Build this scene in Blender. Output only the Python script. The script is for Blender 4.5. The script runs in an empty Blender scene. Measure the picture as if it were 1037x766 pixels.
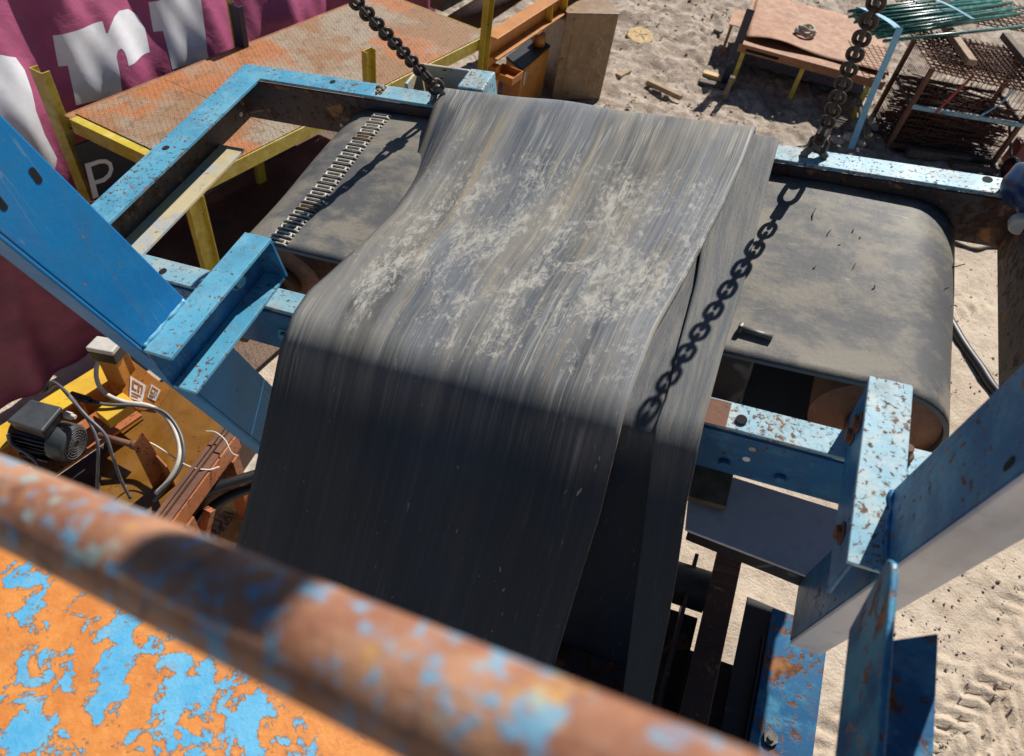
import bpy, bmesh, math, random
import numpy as np
from mathutils import Vector as V, Matrix
random.seed(7)
C = bpy.context.scene.collection

# ------------------------------------------------------------------ surveyed camera
F, CX, CY = 720.0, 518.5, 383.0
_n = np.array([-118, 617, 720.0]); _zc = -_n / np.linalg.norm(_n)
_f = np.array([0, 0, 1.0]); _yc = _f - _f.dot(_zc) * _zc; _yc /= np.linalg.norm(_yc)
R = np.stack([np.cross(_yc, _zc), _yc, _zc])
CAM = np.array([0, 0, 4.2])
def rayd(x, y): return R @ np.array([(x - CX) / F, (y - CY) / F, 1.0])
def proj(P):
    c = R.T @ (np.asarray(P, float) - CAM)
    return CX + F * c[0] / c[2], CY + F * c[1] / c[2]
def atd(x, y, t): return V(CAM + rayd(x, y) * t)
def G(x, y, z=0.0):                       # point at height z seen at a photo position
    d = rayd(x, y); return V(CAM + d * (z - CAM[2]) / d[2])
def zat(p, y):                            # height above p's plan position that shows at photo row y
    lo, hi = -2.0, 3.9
    for _ in range(50):
        m = (lo + hi) / 2
        if proj((p[0], p[1], m))[1] > y: lo = m
        else: hi = m
    return lo
# the magnet's own tilted frame: u to the right, v away, w up
_d1 = R @ np.array([432, -1003, 720.0]); _d2 = R @ np.array([-2413, -640, 720.0])
A = -_d2 / np.linalg.norm(_d2); B = _d1 - _d1.dot(A) * A; B /= np.linalg.norm(B); N = np.cross(A, B)
O = CAM + rayd(520, 115) * 2.45
AV, BV, NV = V(A), V(B), V(N)
def W(u, v, w): return V(O + A * u + B * v + N * w)
def L(x, y, w):
    d = rayd(x, y); P = CAM + d * ((w - (CAM - O).dot(N)) / d.dot(N)) - O
    return P.dot(A), P.dot(B), w
def LV(x, y, v):
    d = rayd(x, y); P = CAM + d * ((v - (CAM - O).dot(B)) / d.dot(B)) - O
    return P.dot(A), v, P.dot(N)
def LU(x, y, u):
    d = rayd(x, y); P = CAM + d * ((u - (CAM - O).dot(A)) / d.dot(A)) - O
    return u, P.dot(B), P.dot(N)
MAG = Matrix(((A[0], B[0], N[0], O[0]), (A[1], B[1], N[1], O[1]), (A[2], B[2], N[2], O[2]), (0, 0, 0, 1)))
AZ, EL = math.radians(66), math.radians(45)
SUN = V((math.cos(AZ) * math.cos(EL), math.sin(AZ) * math.cos(EL), math.sin(EL)))
X, Y, Z = V((1, 0, 0)), V((0, 1, 0)), V((0, 0, 1))

# ------------------------------------------------------------------ node helper
class NT:
    def __init__(s, name):
        s.m = bpy.data.materials.new(name); s.m.use_nodes = True
        s.t = s.m.node_tree; s.p = s.t.nodes['Principled BSDF']
        s.c = s.t.nodes.new('ShaderNodeTexCoord')
        s.obj = s.c.outputs['Object']; s.uv = s.c.outputs['UV']
    def n(s, t, **k):
        x = s.t.nodes.new(t)
        for a, b in k.items(): setattr(x, a, b)
        return x
    def put(s, sock, v):
        if isinstance(v, bpy.types.NodeSocket): s.t.links.new(v, sock)
        elif isinstance(v, (tuple, list)) and len(v) == 3 and sock.type == 'RGBA': sock.default_value = (*v, 1)
        else: sock.default_value = v
    def map(s, vec, sc=(1, 1, 1), rot=(0, 0, 0), loc=(0, 0, 0)):
        x = s.n('ShaderNodeMapping'); s.put(x.inputs[0], vec)
        x.inputs['Location'].default_value = loc; x.inputs['Rotation'].default_value = rot; x.inputs['Scale'].default_value = sc
        return x.outputs[0]
    def noise(s, sc, det=4, ro=.55, vec=None, dist=0):
        x = s.n('ShaderNodeTexNoise'); s.put(x.inputs['Vector'], vec or s.obj)
        x.inputs['Scale'].default_value = sc; x.inputs['Detail'].default_value = det
        x.inputs['Roughness'].default_value = ro; x.inputs['Distortion'].default_value = dist
        return x.outputs[0]
    def vor(s, sc, vec=None, out=0, feat='F1'):
        x = s.n('ShaderNodeTexVoronoi', feature=feat); s.put(x.inputs['Vector'], vec or s.obj); x.inputs['Scale'].default_value = sc
        return x.outputs[out]
    def step(s, v, a, b):                 # smooth 0..1 from a to b
        x = s.n('ShaderNodeMapRange', interpolation_type='SMOOTHSTEP'); s.put(x.inputs[0], v)
        x.inputs[1].default_value = a; x.inputs[2].default_value = b; return x.outputs[0]
    def math(s, op, a, b=0.0):
        x = s.n('ShaderNodeMath', operation=op); s.put(x.inputs[0], a); s.put(x.inputs[1], b); return x.outputs[0]
    def mix(s, f, a, b):
        x = s.n('ShaderNodeMix', data_type='RGBA'); s.put(x.inputs[0], f); s.put(x.inputs[6], a); s.put(x.inputs[7], b); return x.outputs[2]
    def sep(s, v):
        x = s.n('ShaderNodeSeparateXYZ'); s.put(x.inputs[0], v); return x.outputs
    def bump(s, h, st=.3, d=.01, nrm=None):
        x = s.n('ShaderNodeBump'); s.put(x.inputs['Height'], h); x.inputs['Strength'].default_value = st; x.inputs['Distance'].default_value = d
        if nrm: s.put(x.inputs['Normal'], nrm)
        return x.outputs[0]
    def done(s, col, rough=.6, bump=None, metal=0.0, spec=.5):
        s.put(s.p.inputs['Base Color'], col); s.put(s.p.inputs['Roughness'], rough); s.put(s.p.inputs['Metallic'], metal)
        s.put(s.p.inputs['Specular IOR Level'], spec)
        if bump: s.put(s.p.inputs['Normal'], bump)
        return s.m

RUST = (.16, .065, .028); RUSTD = (.06, .028, .018); RUSTL = (.33, .15, .06)
def paint(name, c1, c2, chips=.56, chipscale=22, fade=None, rough=.42, rust=RUST, grime=.35, big=.62, spec=.5):
    t = NT(name)
    v = t.noise(3.1, 4); col = t.mix(t.step(v, .35, .65), c1, c2)
    if fade: col = t.mix(t.step(t.noise(9, 6, .7), .45, .62), col, fade)
    g = t.noise(6, 8, .7, dist=.5); col = t.mix(t.math('MULTIPLY', t.step(g, .5, .75), grime), col, (.07, .06, .05))
    zone = t.math('MULTIPLY', t.math('SUBTRACT', t.noise(3.7, 4, .6), .5), .30)
    ch = t.step(t.math('ADD', t.noise(chipscale * 2.2, 6, .7, dist=.3), zone), chips, chips + .05)
    ch2 = t.step(t.noise(6.5, 9, .70, dist=.5), big + .03, big + .055)
    sk_ = t.math('ABSOLUTE', t.math('SUBTRACT', t.noise(1.0, 2, .5, t.map(t.obj, (1.1, 27, 1.5), rot=(.4, .3, .7))), .5))
    sk_ = t.math('MULTIPLY', t.step(sk_, .007, .002), t.step(t.noise(6, 3, .5, t.map(t.obj, loc=(4, 4, 4))), .50, .58))
    col = t.mix(t.math('MULTIPLY', sk_, .38), col, tuple(min(1, x * .5 + .25) for x in c1))
    run = t.step(t.noise(1.0, 5, .6, t.map(t.obj, (14, 14, 2.2))), .52, .70)
    col = t.mix(t.math('MULTIPLY', run, grime * .8), col, tuple(x * .35 + y * .5 for x, y in zip(c1, rust)))
    m = t.math('MAXIMUM', ch, ch2)
    rc = t.mix(t.step(t.noise(60, 4), .35, .65), rust, tuple(x * .45 for x in rust))
    rc = t.mix(t.step(t.noise(13, 4), .5, .7), rc, RUSTL)
    col = t.mix(m, col, rc)
    edge = t.math('MULTIPLY', m, -1.0)
    h = t.math('ADD', edge, t.math('MULTIPLY', t.noise(40, 6, .7), .8))
    r = t.math('ADD', t.math('MULTIPLY', m, .85 - rough), t.math('ADD', t.math('MULTIPLY', g, .25), rough - .12))
    return t.done(col, r, t.bump(h, .35, .003), spec=spec)
M = {}
M['faded_blue'] = paint('faded_blue_paint', (.11, .39, .55), (.075, .31, .48), chips=.565, chipscale=30, fade=(.16, .42, .56), big=.68, grime=.35)
M['worn_blue'] = paint('worn_light_blue_paint', (.17, .40, .52), (.24, .44, .52), chips=.565, chipscale=34, fade=(.36, .46, .47), big=.67, grime=.45, rough=.55, rust=(.20, .10, .055))  # pale fade is wear plus sun glare painted onto the rail tops
M['royal_blue'] = paint('royal_blue_paint', (.006, .165, .43), (.010, .205, .48), chips=.655, chipscale=11, fade=(.012, .20, .46), big=.70, rough=.45, grime=.3, rust=(.25, .14, .09), spec=.3)
M['deep_blue'] = paint('deep_blue_paint', (.012, .10, .25), (.018, .14, .32), chips=.60, chipscale=22, fade=(.05, .20, .36), big=.67, rough=.42, grime=.3, spec=.35)
M['fin_blue'] = paint('rust_eaten_blue_paint', (.008, .085, .20), (.012, .12, .26), chips=.56, chipscale=11, fade=(.05, .22, .34), big=.53, rough=.42, grime=.3, rust=(.20, .085, .04), spec=.35)
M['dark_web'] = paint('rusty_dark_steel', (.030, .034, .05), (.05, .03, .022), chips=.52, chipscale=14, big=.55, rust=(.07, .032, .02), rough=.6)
M['pale_web'] = paint('pale_worn_paint', (.60, .51, .32), (.56, .47, .30), chips=.62, chipscale=12, fade=(.42, .46, .48), big=.60, rust=(.28, .13, .08))
M['white_face'] = paint('grey_white_paint', (.66, .67, .70), (.58, .60, .64), chips=.69, chipscale=20, big=.72, rough=.45, grime=.3)
M['yellow'] = paint('yellow_paint', (.52, .40, .035), (.46, .33, .03), chips=.63, chipscale=25, big=.70, fade=(.58, .50, .12), grime=.35)
M['yellow_dull'] = paint('dull_yellow_paint', (.46, .34, .03), (.38, .27, .025), chips=.60, chipscale=25, big=.66, grime=.45)
M['orange'] = paint('orange_paint', (.50, .20, .03), (.42, .155, .024), chips=.60, chipscale=20, big=.66, rust=(.12, .045, .02), grime=.4)
M['orange_yellow'] = paint('yellow_orange_paint', (.66, .43, .03), (.58, .32, .03), chips=.64, chipscale=18, big=.70, grime=.25)
M['orange_red'] = paint('red_orange_primer', (.42, .13, .035), (.33, .10, .03), chips=.57, chipscale=20, big=.60, rust=(.13, .05, .025), grime=.4)
M['tan_steel'] = paint('tan_painted_steel', (.25, .145, .06), (.20, .115, .05), chips=.64, chipscale=9, big=.585, rust=(.05, .02, .012), fade=(.27, .18, .095), grime=.45)
M['rust_plate'] = paint('rusted_plate', (.33, .15, .07), (.27, .11, .05), chips=.60, chipscale=30, big=.66, fade=(.38, .20, .10), rough=.7, rust=(.20, .08, .04), grime=.3)
M['rust'] = paint('bare_rust', (.17, .075, .045), (.11, .05, .03), chips=.55, chipscale=40, big=.62, rough=.8, rust=(.24, .10, .05))
M['rust_dark'] = paint('dark_rust', (.07, .034, .022), (.045, .024, .018), chips=.56, chipscale=40, big=.64, rough=.75, rust=(.13, .05, .025))
M['drum'] = paint('rusty_drum_end', (.22, .085, .04), (.16, .06, .03), chips=.60, chipscale=40, big=.68, rough=.65, rust=(.10, .04, .022), fade=(.27, .12, .06))
M['black_steel'] = paint('black_steel', (.018, .018, .022), (.03, .028, .028), chips=.63, chipscale=20, big=.7, rust=(.07, .035, .02), rough=.55)
M['navy'] = paint('navy_paint', (.012, .016, .04), (.015, .02, .05), chips=.7, big=.8)
M['red'] = paint('dull_red_paint', (.22, .025, .02), (.16, .02, .016), chips=.62, big=.7)
M['green_bar'] = paint('green_coated_bar', (.012, .11, .085), (.02, .16, .12), chips=.63, chipscale=14, big=.72, fade=(.10, .26, .21), rough=.3)
M['chain'] = paint('oily_chain_steel', (.045, .03, .022), (.03, .022, .018), chips=.56, chipscale=60, big=.66, rust=(.10, .05, .03), rough=.5)
def flat(name, c, rough=.5, var=.25, sc=12, bs=.1, spec=.5, metal=0):
    t = NT(name); n = t.noise(sc, 6, .65)
    col = t.mix(t.step(n, .3, .7), tuple(x * (1 - var) for x in c), tuple(min(1, x * (1 + var)) for x in c))
    return t.done(col, rough, t.bump(t.noise(sc * 4, 5), bs, .004), metal, spec)
M['black_rubber'] = flat('black_rubber', (.014, .014, .016), .45)
M['hole'] = flat('dark_hollow', (.004, .004, .005), .9)
M['motor_grey'] = flat('motor_grey_paint', (.045, .05, .055), .42)
M['motor_dark'] = flat('motor_black', (.012, .013, .015), .4)
M['plastic_grey'] = flat('pale_grey_plastic', (.50, .47, .42), .5, .12)
M['cable_white'] = flat('dirty_white_cable', (.55, .50, .42), .5, .15)
M['cable_grey'] = flat('grey_cable', (.10, .10, .105), .45)
M['white_paint'] = flat('white_print', (.72, .72, .74), .6, .06)
M['sticker'] = flat('sticker_print', (.70, .66, .62), .5, .1)
M['timber'] = flat('weathered_timber', (.30, .21, .13), .8, .3, 18, .3)
M['cut_wood'] = flat('cut_wood', (.52, .36, .16), .8, .25, 20, .3)
M['dark_timber'] = flat('dark_timber', (.10, .075, .055), .8, .35, 18, .3)
M['concrete'] = flat('broken_concrete', (.42, .37, .31), .9, .25, 25, .5)
M['strap_blue'] = flat('blue_webbing', (.22, .48, .66), .7, .12)
M['strap_red'] = flat('red_webbing', (.30, .055, .045), .75, .25)
M['rope'] = flat('pale_rope', (.50, .45, .36), .8)
M['rebar'] = flat('rusty_rebar', (.20, .075, .035), .8, .4, 30)
M['rebar_dark'] = flat('dark_rebar', (.075, .032, .02), .85, .4, 30)
M['steel'] = flat('worn_steel', (.16, .145, .125), .5, .35, 40, .2, metal=.3)
M['lace'] = flat('zinc_lacing', (.50, .46, .38), .5, .25, 40, .2, metal=.0)
M['stone'] = flat('stone', (.44, .36, .28), .9, .35, 30, .4)
M['navy_sign'] = flat('navy_sign', (.010, .013, .028), .45)
M['cap_blue'] = paint('dark_blue_cap', (.012, .035, .10), (.02, .06, .14), chips=.64, big=.7, rough=.3)
M['pale_green'] = flat('pale_green_cap', (.33, .38, .22), .6)
M['timber_grey'] = flat('grey_board', (.16, .125, .085), .8, .3, 20, .3)

def rubber(name, mud, dust, streakw=1.0, base=(.003, .014, .031), bk=1.0):
    t = NT(name); uv = t.uv; s = t.sep(uv)
    a = t.noise(1.0, 6, .62, t.map(uv, (58, .55, 1)))
    b = t.noise(1.0, 5, .6, t.map(uv, (17, .30, 1), loc=(3, 1, 0)))
    c = t.noise(1.0, 5, .6, t.map(uv, (150, 1.2, 1), loc=(5, 7, 0)))
    d = t.noise(2.4, 5, .6, uv)
    col = t.mix(t.step(d, .35, .7), base, tuple(x * 1.5 for x in base))
    bd = t.noise(1.0, 3, .5, t.map(uv, (7.5, .10, 1), loc=(6, 2, 0)))
    if mud or name.startswith('narrow'): streakw = t.math('ADD', t.math('MULTIPLY', t.step(s[1], 1.30, 1.02), streakw * .94), streakw * .06)  # hanging drop: less dust, and its shade put into the colour
    M_ = lambda k: t.math('MULTIPLY', streakw, k)
    col = t.mix(t.math('MULTIPLY', t.step(bd, .46, .60), M_(.6)), col, (.17, .172, .172))
    col = t.mix(t.math('MULTIPLY', t.step(t.noise(1.0, 2, .5, t.map(uv, (13, .12, 1), loc=(1, 8, 0))), .58, .66), M_(.45)), col, (.25, .215, .15))
    col = t.mix(t.math('MULTIPLY', t.step(b, .40, .66), M_(.34)), col, (.135, .158, .178))
    col = t.mix(t.math('MULTIPLY', t.step(a, .49, .62), M_(.42)), col, (.205, .205, .200))
    col = t.mix(t.math('MULTIPLY', t.step(c, .57, .64), M_(.42)), col, (.28, .26, .22))
    col = t.mix(t.math('MULTIPLY', t.step(t.noise(1.0, 5, .6, t.map(uv, (75, .45, 1), loc=(9, 2, 0))), .57, .66), M_(.75)), col, (.030, .031, .036))
    iso = lambda sc_, lc, w_: t.step(t.math('ABSOLUTE', t.math('SUBTRACT', t.noise(1.0, 2, .5, t.map(uv, sc_, loc=lc)), .5)), w_, w_ * .3)
    brk = t.step(t.noise(3.0, 3, .5, t.map(uv, (2, 1, 1), loc=(8, 8, 0))), .46, .56)
    col = t.mix(t.math('MULTIPLY', t.math('MULTIPLY', iso((24, .35, 1), (3, 4, 0), .010), brk), M_(.8)), col, (.34, .30, .22))
    col = t.mix(t.math('MULTIPLY', iso((19, .30, 1), (7, 1, 0), .009), M_(.8)), col, (.030, .032, .038))
    col = t.mix(t.math('MULTIPLY', t.math('MULTIPLY', iso((33, .5, 1), (2, 9, 0), .014), brk), M_(.7)), col, (.30, .30, .29))
    if dust:
        drop_shade_gate = t.step(s[1], 1.28, 1.0) if name.startswith('narrow') else 1.0  # dust cut off on the hanging drop, painting its shade darker
        col = t.mix(t.math('MULTIPLY', drop_shade_gate, .38 if dust > .35 else 0.0), col, (.185, .185, .182))
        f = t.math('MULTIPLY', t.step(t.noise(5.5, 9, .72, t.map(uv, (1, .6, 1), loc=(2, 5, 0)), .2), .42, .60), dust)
        f = t.math('MULTIPLY', f, drop_shade_gate)
        col = t.mix(f, col, (.25, .222, .175))
    if mud:
        lay = t.math('MULTIPLY', t.step(s[1], 1.30, 1.0), t.math('ADD', t.math('MULTIPLY', t.step(t.noise(2.6, 6, .6, t.map(uv, (1.6, .5, 1), loc=(2, 5, 0))), .30, .66), .55), .12))  # pale layer stops at the drop, whose shade is painted in
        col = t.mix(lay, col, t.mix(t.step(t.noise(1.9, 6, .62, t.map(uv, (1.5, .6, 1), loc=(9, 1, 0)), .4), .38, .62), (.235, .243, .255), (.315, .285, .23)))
        reg = t.math('MULTIPLY', t.step(s[1], mud[0], mud[0] + .28), t.step(s[1], mud[1], mud[1] - .30))
        reg = t.math('MULTIPLY', reg, t.math('MULTIPLY', t.step(s[0], mud[2], mud[2] + .3), t.step(s[0], mud[3], mud[3] - .22)))
        n1 = t.noise(7, 9, .70, t.map(uv, (1, .55, 1)), .5)
        n2 = t.noise(30, 8, .75, t.map(uv, (1, .6, 1), loc=(4, 4, 0)), 1.4)
        mm = t.math('ADD', t.math('MULTIPLY', n1, .5), t.math('MULTIPLY', n2, .5))
        mm = t.math('ADD', mm, t.math('MULTIPLY', t.math('SUBTRACT', reg, 1.0), .15))
        n3 = t.noise(70, 5, .75, t.map(uv, (1, .6, 1), loc=(2, 8, 0)), .8)
        mm = t.math('ADD', mm, t.math('MULTIPLY', t.math('SUBTRACT', n3, .5), .30))
        col = t.mix(t.math('MULTIPLY', t.step(mm, .47, .62), .85), col, (.44, .42, .365))
        tan = t.step(t.noise(1.0, 4, .6, t.map(uv, (26, .8, 1), loc=(1, 3, 0))), .56, .70)
        col = t.mix(t.math('MULTIPLY', tan, t.math('MULTIPLY', t.step(s[1], 1.22, 1.0), .6)), col, (.29, .235, .15))  # tan streaks also end there to paint the drop's shade
        wob = t.math('MULTIPLY', t.noise(38, 5, .7, t.map(uv, (1, .5, 1))), 2.2)
        fine = t.step(t.noise(55, 6, .75, t.map(uv, (1.6, .5, 1), rot=(0, 0, .25)), 1.0), .42, .54)
        for cx_, cy_, rx_, ry_ in ((.80, .27, .012, .07), (.775, .35, .010, .03)):
            e_ = t.math('ADD', t.math('POWER', t.math('DIVIDE', t.math('SUBTRACT', s[0], cx_), rx_), 2.0), t.math('POWER', t.math('DIVIDE', t.math('SUBTRACT', s[1], cy_), ry_), 2.0))
            col = t.mix(t.math('MULTIPLY', t.math('MULTIPLY', fine, t.step(t.math('ADD', e_, wob), 2.3, 1.5)), .8), col, (.48, .45, .37))
    sc = t.step(t.noise(1.0, 3, .5, t.map(uv, (42, 9, 1), rot=(0, 0, .5)), 2.0), .70, .74)
    col = t.mix(t.math('MULTIPLY', sc, .6), col, (.36, .34, .30))
    h = t.math('ADD', t.math('MULTIPLY', a, .6), t.math('ADD', t.math('MULTIPLY', c, .5), t.math('MULTIPLY', d, .6)))
    return t.done(col, t.math('ADD', t.math('MULTIPLY', b if mud else d, .3), .36 if mud else .46), t.bump(h if mud else t.noise(60, 5, .65, uv), .35 * bk, .006), spec=.18)
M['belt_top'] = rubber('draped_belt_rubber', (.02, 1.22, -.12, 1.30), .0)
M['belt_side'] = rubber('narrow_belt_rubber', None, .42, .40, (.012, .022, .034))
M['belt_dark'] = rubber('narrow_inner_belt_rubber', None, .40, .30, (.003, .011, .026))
M['belt_edge_lit'] = flat('lit_belt_edge', (.26, .23, .18), .9, .5, 60, .4)  # pale ply colour paints the lit line along the belt edge
M['belt_magnet'] = rubber('separator_belt_rubber', None, .80, .06, (.040, .041, .045), .6)

def plate(name, c_steel, c_rust, c_hot, k=30.0, wear=.5):
    t = NT(name); v = t.map(t.obj, (k, k, 1), rot=(0, 0, math.radians(28))); s = t.sep(v)
    fx, fy = t.math('SUBTRACT', t.math('FRACT', s[0]), .5), t.math('SUBTRACT', t.math('FRACT', s[1]), .5)
    par = t.math('MODULO', t.math('ADD', t.math('FLOOR', s[0]), t.math('FLOOR', s[1])), 2.0)
    par = t.math('ABSOLUTE', par)
    def ell(a, b, ka, kb):
        return t.math('ADD', t.math('POWER', t.math('MULTIPLY', a, ka), 2.0), t.math('POWER', t.math('MULTIPLY', b, kb), 2.0))
    e1, e2 = ell(fx, fy, 2.2, 6.5), ell(fx, fy, 6.5, 2.2)
    e = t.math('ADD', t.math('MULTIPLY', e1, par), t.math('MULTIPLY', e2, t.math('SUBTRACT', 1.0, par)))
    tear = t.step(e, 1.15, .35)
    n = t.noise(1.6, 5, .58, dist=.4); n2 = t.noise(1.25, 5, .58, t.map(t.obj, loc=(4.4, 2, 1)), .3); n3 = t.noise(28, 4, .7)
    col = t.mix(t.step(n, .42, .58), c_steel, c_rust)
    col = t.mix(t.math('MULTIPLY', t.step(n2, .47, .57), .9), col, c_hot)
    col = t.mix(t.math('MULTIPLY', t.step(n3, .5, .7), .45), col, tuple(x * .4 for x in c_rust))
    col = t.mix(t.math('MULTIPLY', tear, wear), col, tuple(min(1, x * 1.15 + .02) for x in c_steel))
    col = t.mix(t.math('MULTIPLY', t.step(t.noise(9, 8, .72, dist=.6), .50, .64), .55), col, tuple(x * .5 for x in c_rust))
    ring = t.math('MULTIPLY', t.step(e, 2.4, 1.3), t.step(e, .9, 1.3))
    col = t.mix(t.math('MULTIPLY', ring, .85), col, tuple(x * .45 for x in c_rust))
    return t.done(col, .62, t.bump(tear, .8, .004))
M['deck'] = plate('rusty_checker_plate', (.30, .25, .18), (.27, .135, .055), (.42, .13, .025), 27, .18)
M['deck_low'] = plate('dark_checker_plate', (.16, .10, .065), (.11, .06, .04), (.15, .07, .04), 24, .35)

def banner_mat():
    t = NT('pink_tarpaulin'); n = t.noise(2.2, 6, .6)
    col = t.mix(t.step(n, .3, .7), (.41, .095, .19), (.33, .07, .15))
    col = t.mix(t.math('MULTIPLY', t.step(t.noise(11, 8, .7), .55, .75), .3), col, (.42, .20, .24))
    return t.done(col, .5, t.bump(t.noise(7, 5, .6, dist=.6), .5, .02), spec=.35)
M['banner'] = banner_mat()
M['tarp'] = flat('shade_darkened_tarpaulin', (.17, .030, .065), .6, .3, 5, .3)  # banner pink made darker, the shade on the left put into the colour
def flaky():
    t = NT('orange_blue_flaking_paint')
    n = t.noise(16.0, 11, .64, dist=.25)
    big = t.noise(2.4, 3, .5)
    m = t.math('ADD', n, t.math('MULTIPLY', t.math('SUBTRACT', big, .5), .55))
    blue = t.step(m, .545, .553)
    o = t.mix(t.step(t.noise(14, 6, .7), .35, .65), (.66, .255, .055), (.55, .18, .035))
    o = t.mix(t.math('MULTIPLY', t.step(t.noise(45, 6, .7), .55, .7), .5), o, (.72, .36, .12))
    b = t.mix(t.step(t.noise(10, 6, .7), .35, .65), (.07, .34, .58), (.13, .42, .63))
    b = t.mix(t.math('MULTIPLY', t.step(t.noise(26, 7, .72, dist=.5), .54, .68), .55), b, (.28, .38, .40))
    rim = t.math('MULTIPLY', t.step(m, .528, .545), t.step(m, .566, .553))
    col = t.mix(blue, o, b); col = t.mix(t.math('MULTIPLY', rim, .75), col, (.24, .13, .06))
    col = t.mix(t.math('MULTIPLY', t.step(t.noise(5, 8, .7, t.map(t.obj, loc=(5, 5, 1)), .6), .55, .70), .5), col, (.30, .13, .05))
    col = t.mix(t.step(t.noise(33, 6, .7), .66, .70), col, (.16, .12, .09))
    return t.done(col, .5, t.bump(t.math('ADD', blue, t.math('MULTIPLY', t.noise(60, 7, .7), 1.0)), .6, .003))
M['flaky'] = flaky()
def pipemat():
    t = NT('flaking_handrail_paint')
    n = t.noise(72, 7, .66, dist=.4); n2 = t.noise(20, 5, .6, t.map(t.obj, loc=(3, 2, 1)))
    col = t.mix(t.step(n2, .36, .64), (.26, .105, .055), (.42, .215, .12))
    col = t.mix(t.math('MULTIPLY', t.step(t.noise(40, 5), .60, .68), .7), col, (.52, .29, .07))
    zone = t.math('MULTIPLY', t.math('SUBTRACT', t.noise(7, 3, .5, t.map(t.obj, loc=(2, 6, 3))), .5), .45)
    col = t.mix(t.math('MULTIPLY', t.step(t.math('ADD', n, zone), .53, .63), .85), col, (.10, .34, .52))
    col = t.mix(t.math('MULTIPLY', t.step(t.noise(44, 5, vec=t.map(t.obj, loc=(7, 1, 4))), .58, .66), .75), col, (.27, .40, .38))
    col = t.mix(t.math('MULTIPLY', t.step(t.noise(36, 5, vec=t.map(t.obj, loc=(1, 9, 4))), .58, .70), .8), col, (.11, .055, .04))
    return t.done(col, .6, t.bump(t.math('ADD', n, t.noise(150, 5, .7)), .6, .003), spec=.35)
M['pipe'] = pipemat()
def sandmat():
    t = NT('dry_sand'); 
    a = t.noise(.8, 6, .6); b = t.noise(7, 8, .68); c = t.noise(45, 6, .7); d = t.noise(2.2, 7, .62, dist=.6)
    col = t.mix(t.step(a, .35, .65), (.52, .42, .32), (.59, .49, .38))
    col = t.mix(t.math('MULTIPLY', t.step(b, .45, .7), .5), col, (.34, .25, .165))
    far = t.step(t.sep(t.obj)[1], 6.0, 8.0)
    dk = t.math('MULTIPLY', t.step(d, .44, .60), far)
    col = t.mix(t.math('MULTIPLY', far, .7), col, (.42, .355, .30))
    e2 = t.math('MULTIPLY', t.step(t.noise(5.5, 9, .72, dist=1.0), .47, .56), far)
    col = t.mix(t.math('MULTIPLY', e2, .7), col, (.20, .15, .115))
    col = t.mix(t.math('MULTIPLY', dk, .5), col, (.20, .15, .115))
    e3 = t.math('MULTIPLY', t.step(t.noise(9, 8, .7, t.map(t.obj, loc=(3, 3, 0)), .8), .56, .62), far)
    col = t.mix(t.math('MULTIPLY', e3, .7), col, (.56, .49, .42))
    col = t.mix(t.math('MULTIPLY', t.step(c, .56, .70), .5), col, (.24, .175, .12))
    col = t.mix(t.math('MULTIPLY', t.step(t.noise(90, 3), .60, .66), .5), col, (.60, .52, .42))
    return t.done(col, .95, t.bump(t.math('ADD', b, t.math('MULTIPLY', c, .6)), .8, .03), spec=.15)
M['sand'] = sandmat()
def watermat():
    t = NT('rusty_water'); n = t.noise(5, 6, .6, dist=1)
    col = t.mix(t.step(n, .35, .65), (.15, .065, .012), (.20, .095, .02))
    col = t.mix(t.step(t.noise(22, 6, .7), .60, .68), col, (.06, .03, .012))
    return t.done(col, .06, t.bump(t.noise(14, 2), .04, .01), spec=.5)
M['water'] = watermat()

# ------------------------------------------------------------------ mesh helpers (world coordinates)
def BM(): return bmesh.new()
def face(bm, pts): return bm.faces.new([bm.verts.new(p) for p in pts])
def prism(bm, pts, vec):
    vec = V(vec); a = [bm.verts.new(V(p)) for p in pts]; b = [bm.verts.new(V(p) + vec) for p in pts]; n = len(a)
    bm.faces.new(a[::-1]); bm.faces.new(b)
    for i in range(n): bm.faces.new((a[i], a[(i + 1) % n], b[(i + 1) % n], b[i]))
    return bm
def para(bm, o, e1, e2, e3):
    o, e1, e2, e3 = V(o), V(e1), V(e2), V(e3); return prism(bm, [o, o + e1, o + e1 + e2, o + e2], e3)
def axes(d, up):
    d = d.normalized(); s = d.cross(up)
    if s.length < 1e-4: s = d.cross(X)
    s.normalize(); return d, s, s.cross(d)
def bar(bm, p, q, w, h, up=Z, off=(0, 0)):          # box along p-q; w sideways, h along up
    p, q = V(p), V(q); d, s, n = axes(q - p, V(up)); p = p + s * off[0] + n * off[1]; q = q + s * off[0] + n * off[1]
    return prism(bm, [p - s * w / 2 - n * h / 2, p + s * w / 2 - n * h / 2, p + s * w / 2 + n * h / 2, p - s * w / 2 + n * h / 2], q - p)
def channel(bm, p, q, web, fl, t=.009):             # C section: back corner line p-q, web and flange vectors
    p, q, web, fl = V(p), V(q), V(web), V(fl); w, f = web.length, fl.length; a, b = web / w, fl / f
    P = lambda x, y: p + a * x + b * y
    return prism(bm, [P(0, 0), P(w, 0), P(w, f), P(w - t, f), P(w - t, t), P(t, t), P(t, f), P(0, f)], q - p)
def angle(bm, p, q, e1, e2, t=.008):
    p, q, e1, e2 = V(p), V(q), V(e1), V(e2); a, b = e1.normalized(), e2.normalized()
    return prism(bm, [p, p + e1, p + e1 + b * t, p + a * t + b * t, p + a * t + e2, p + e2], q - p)
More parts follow.
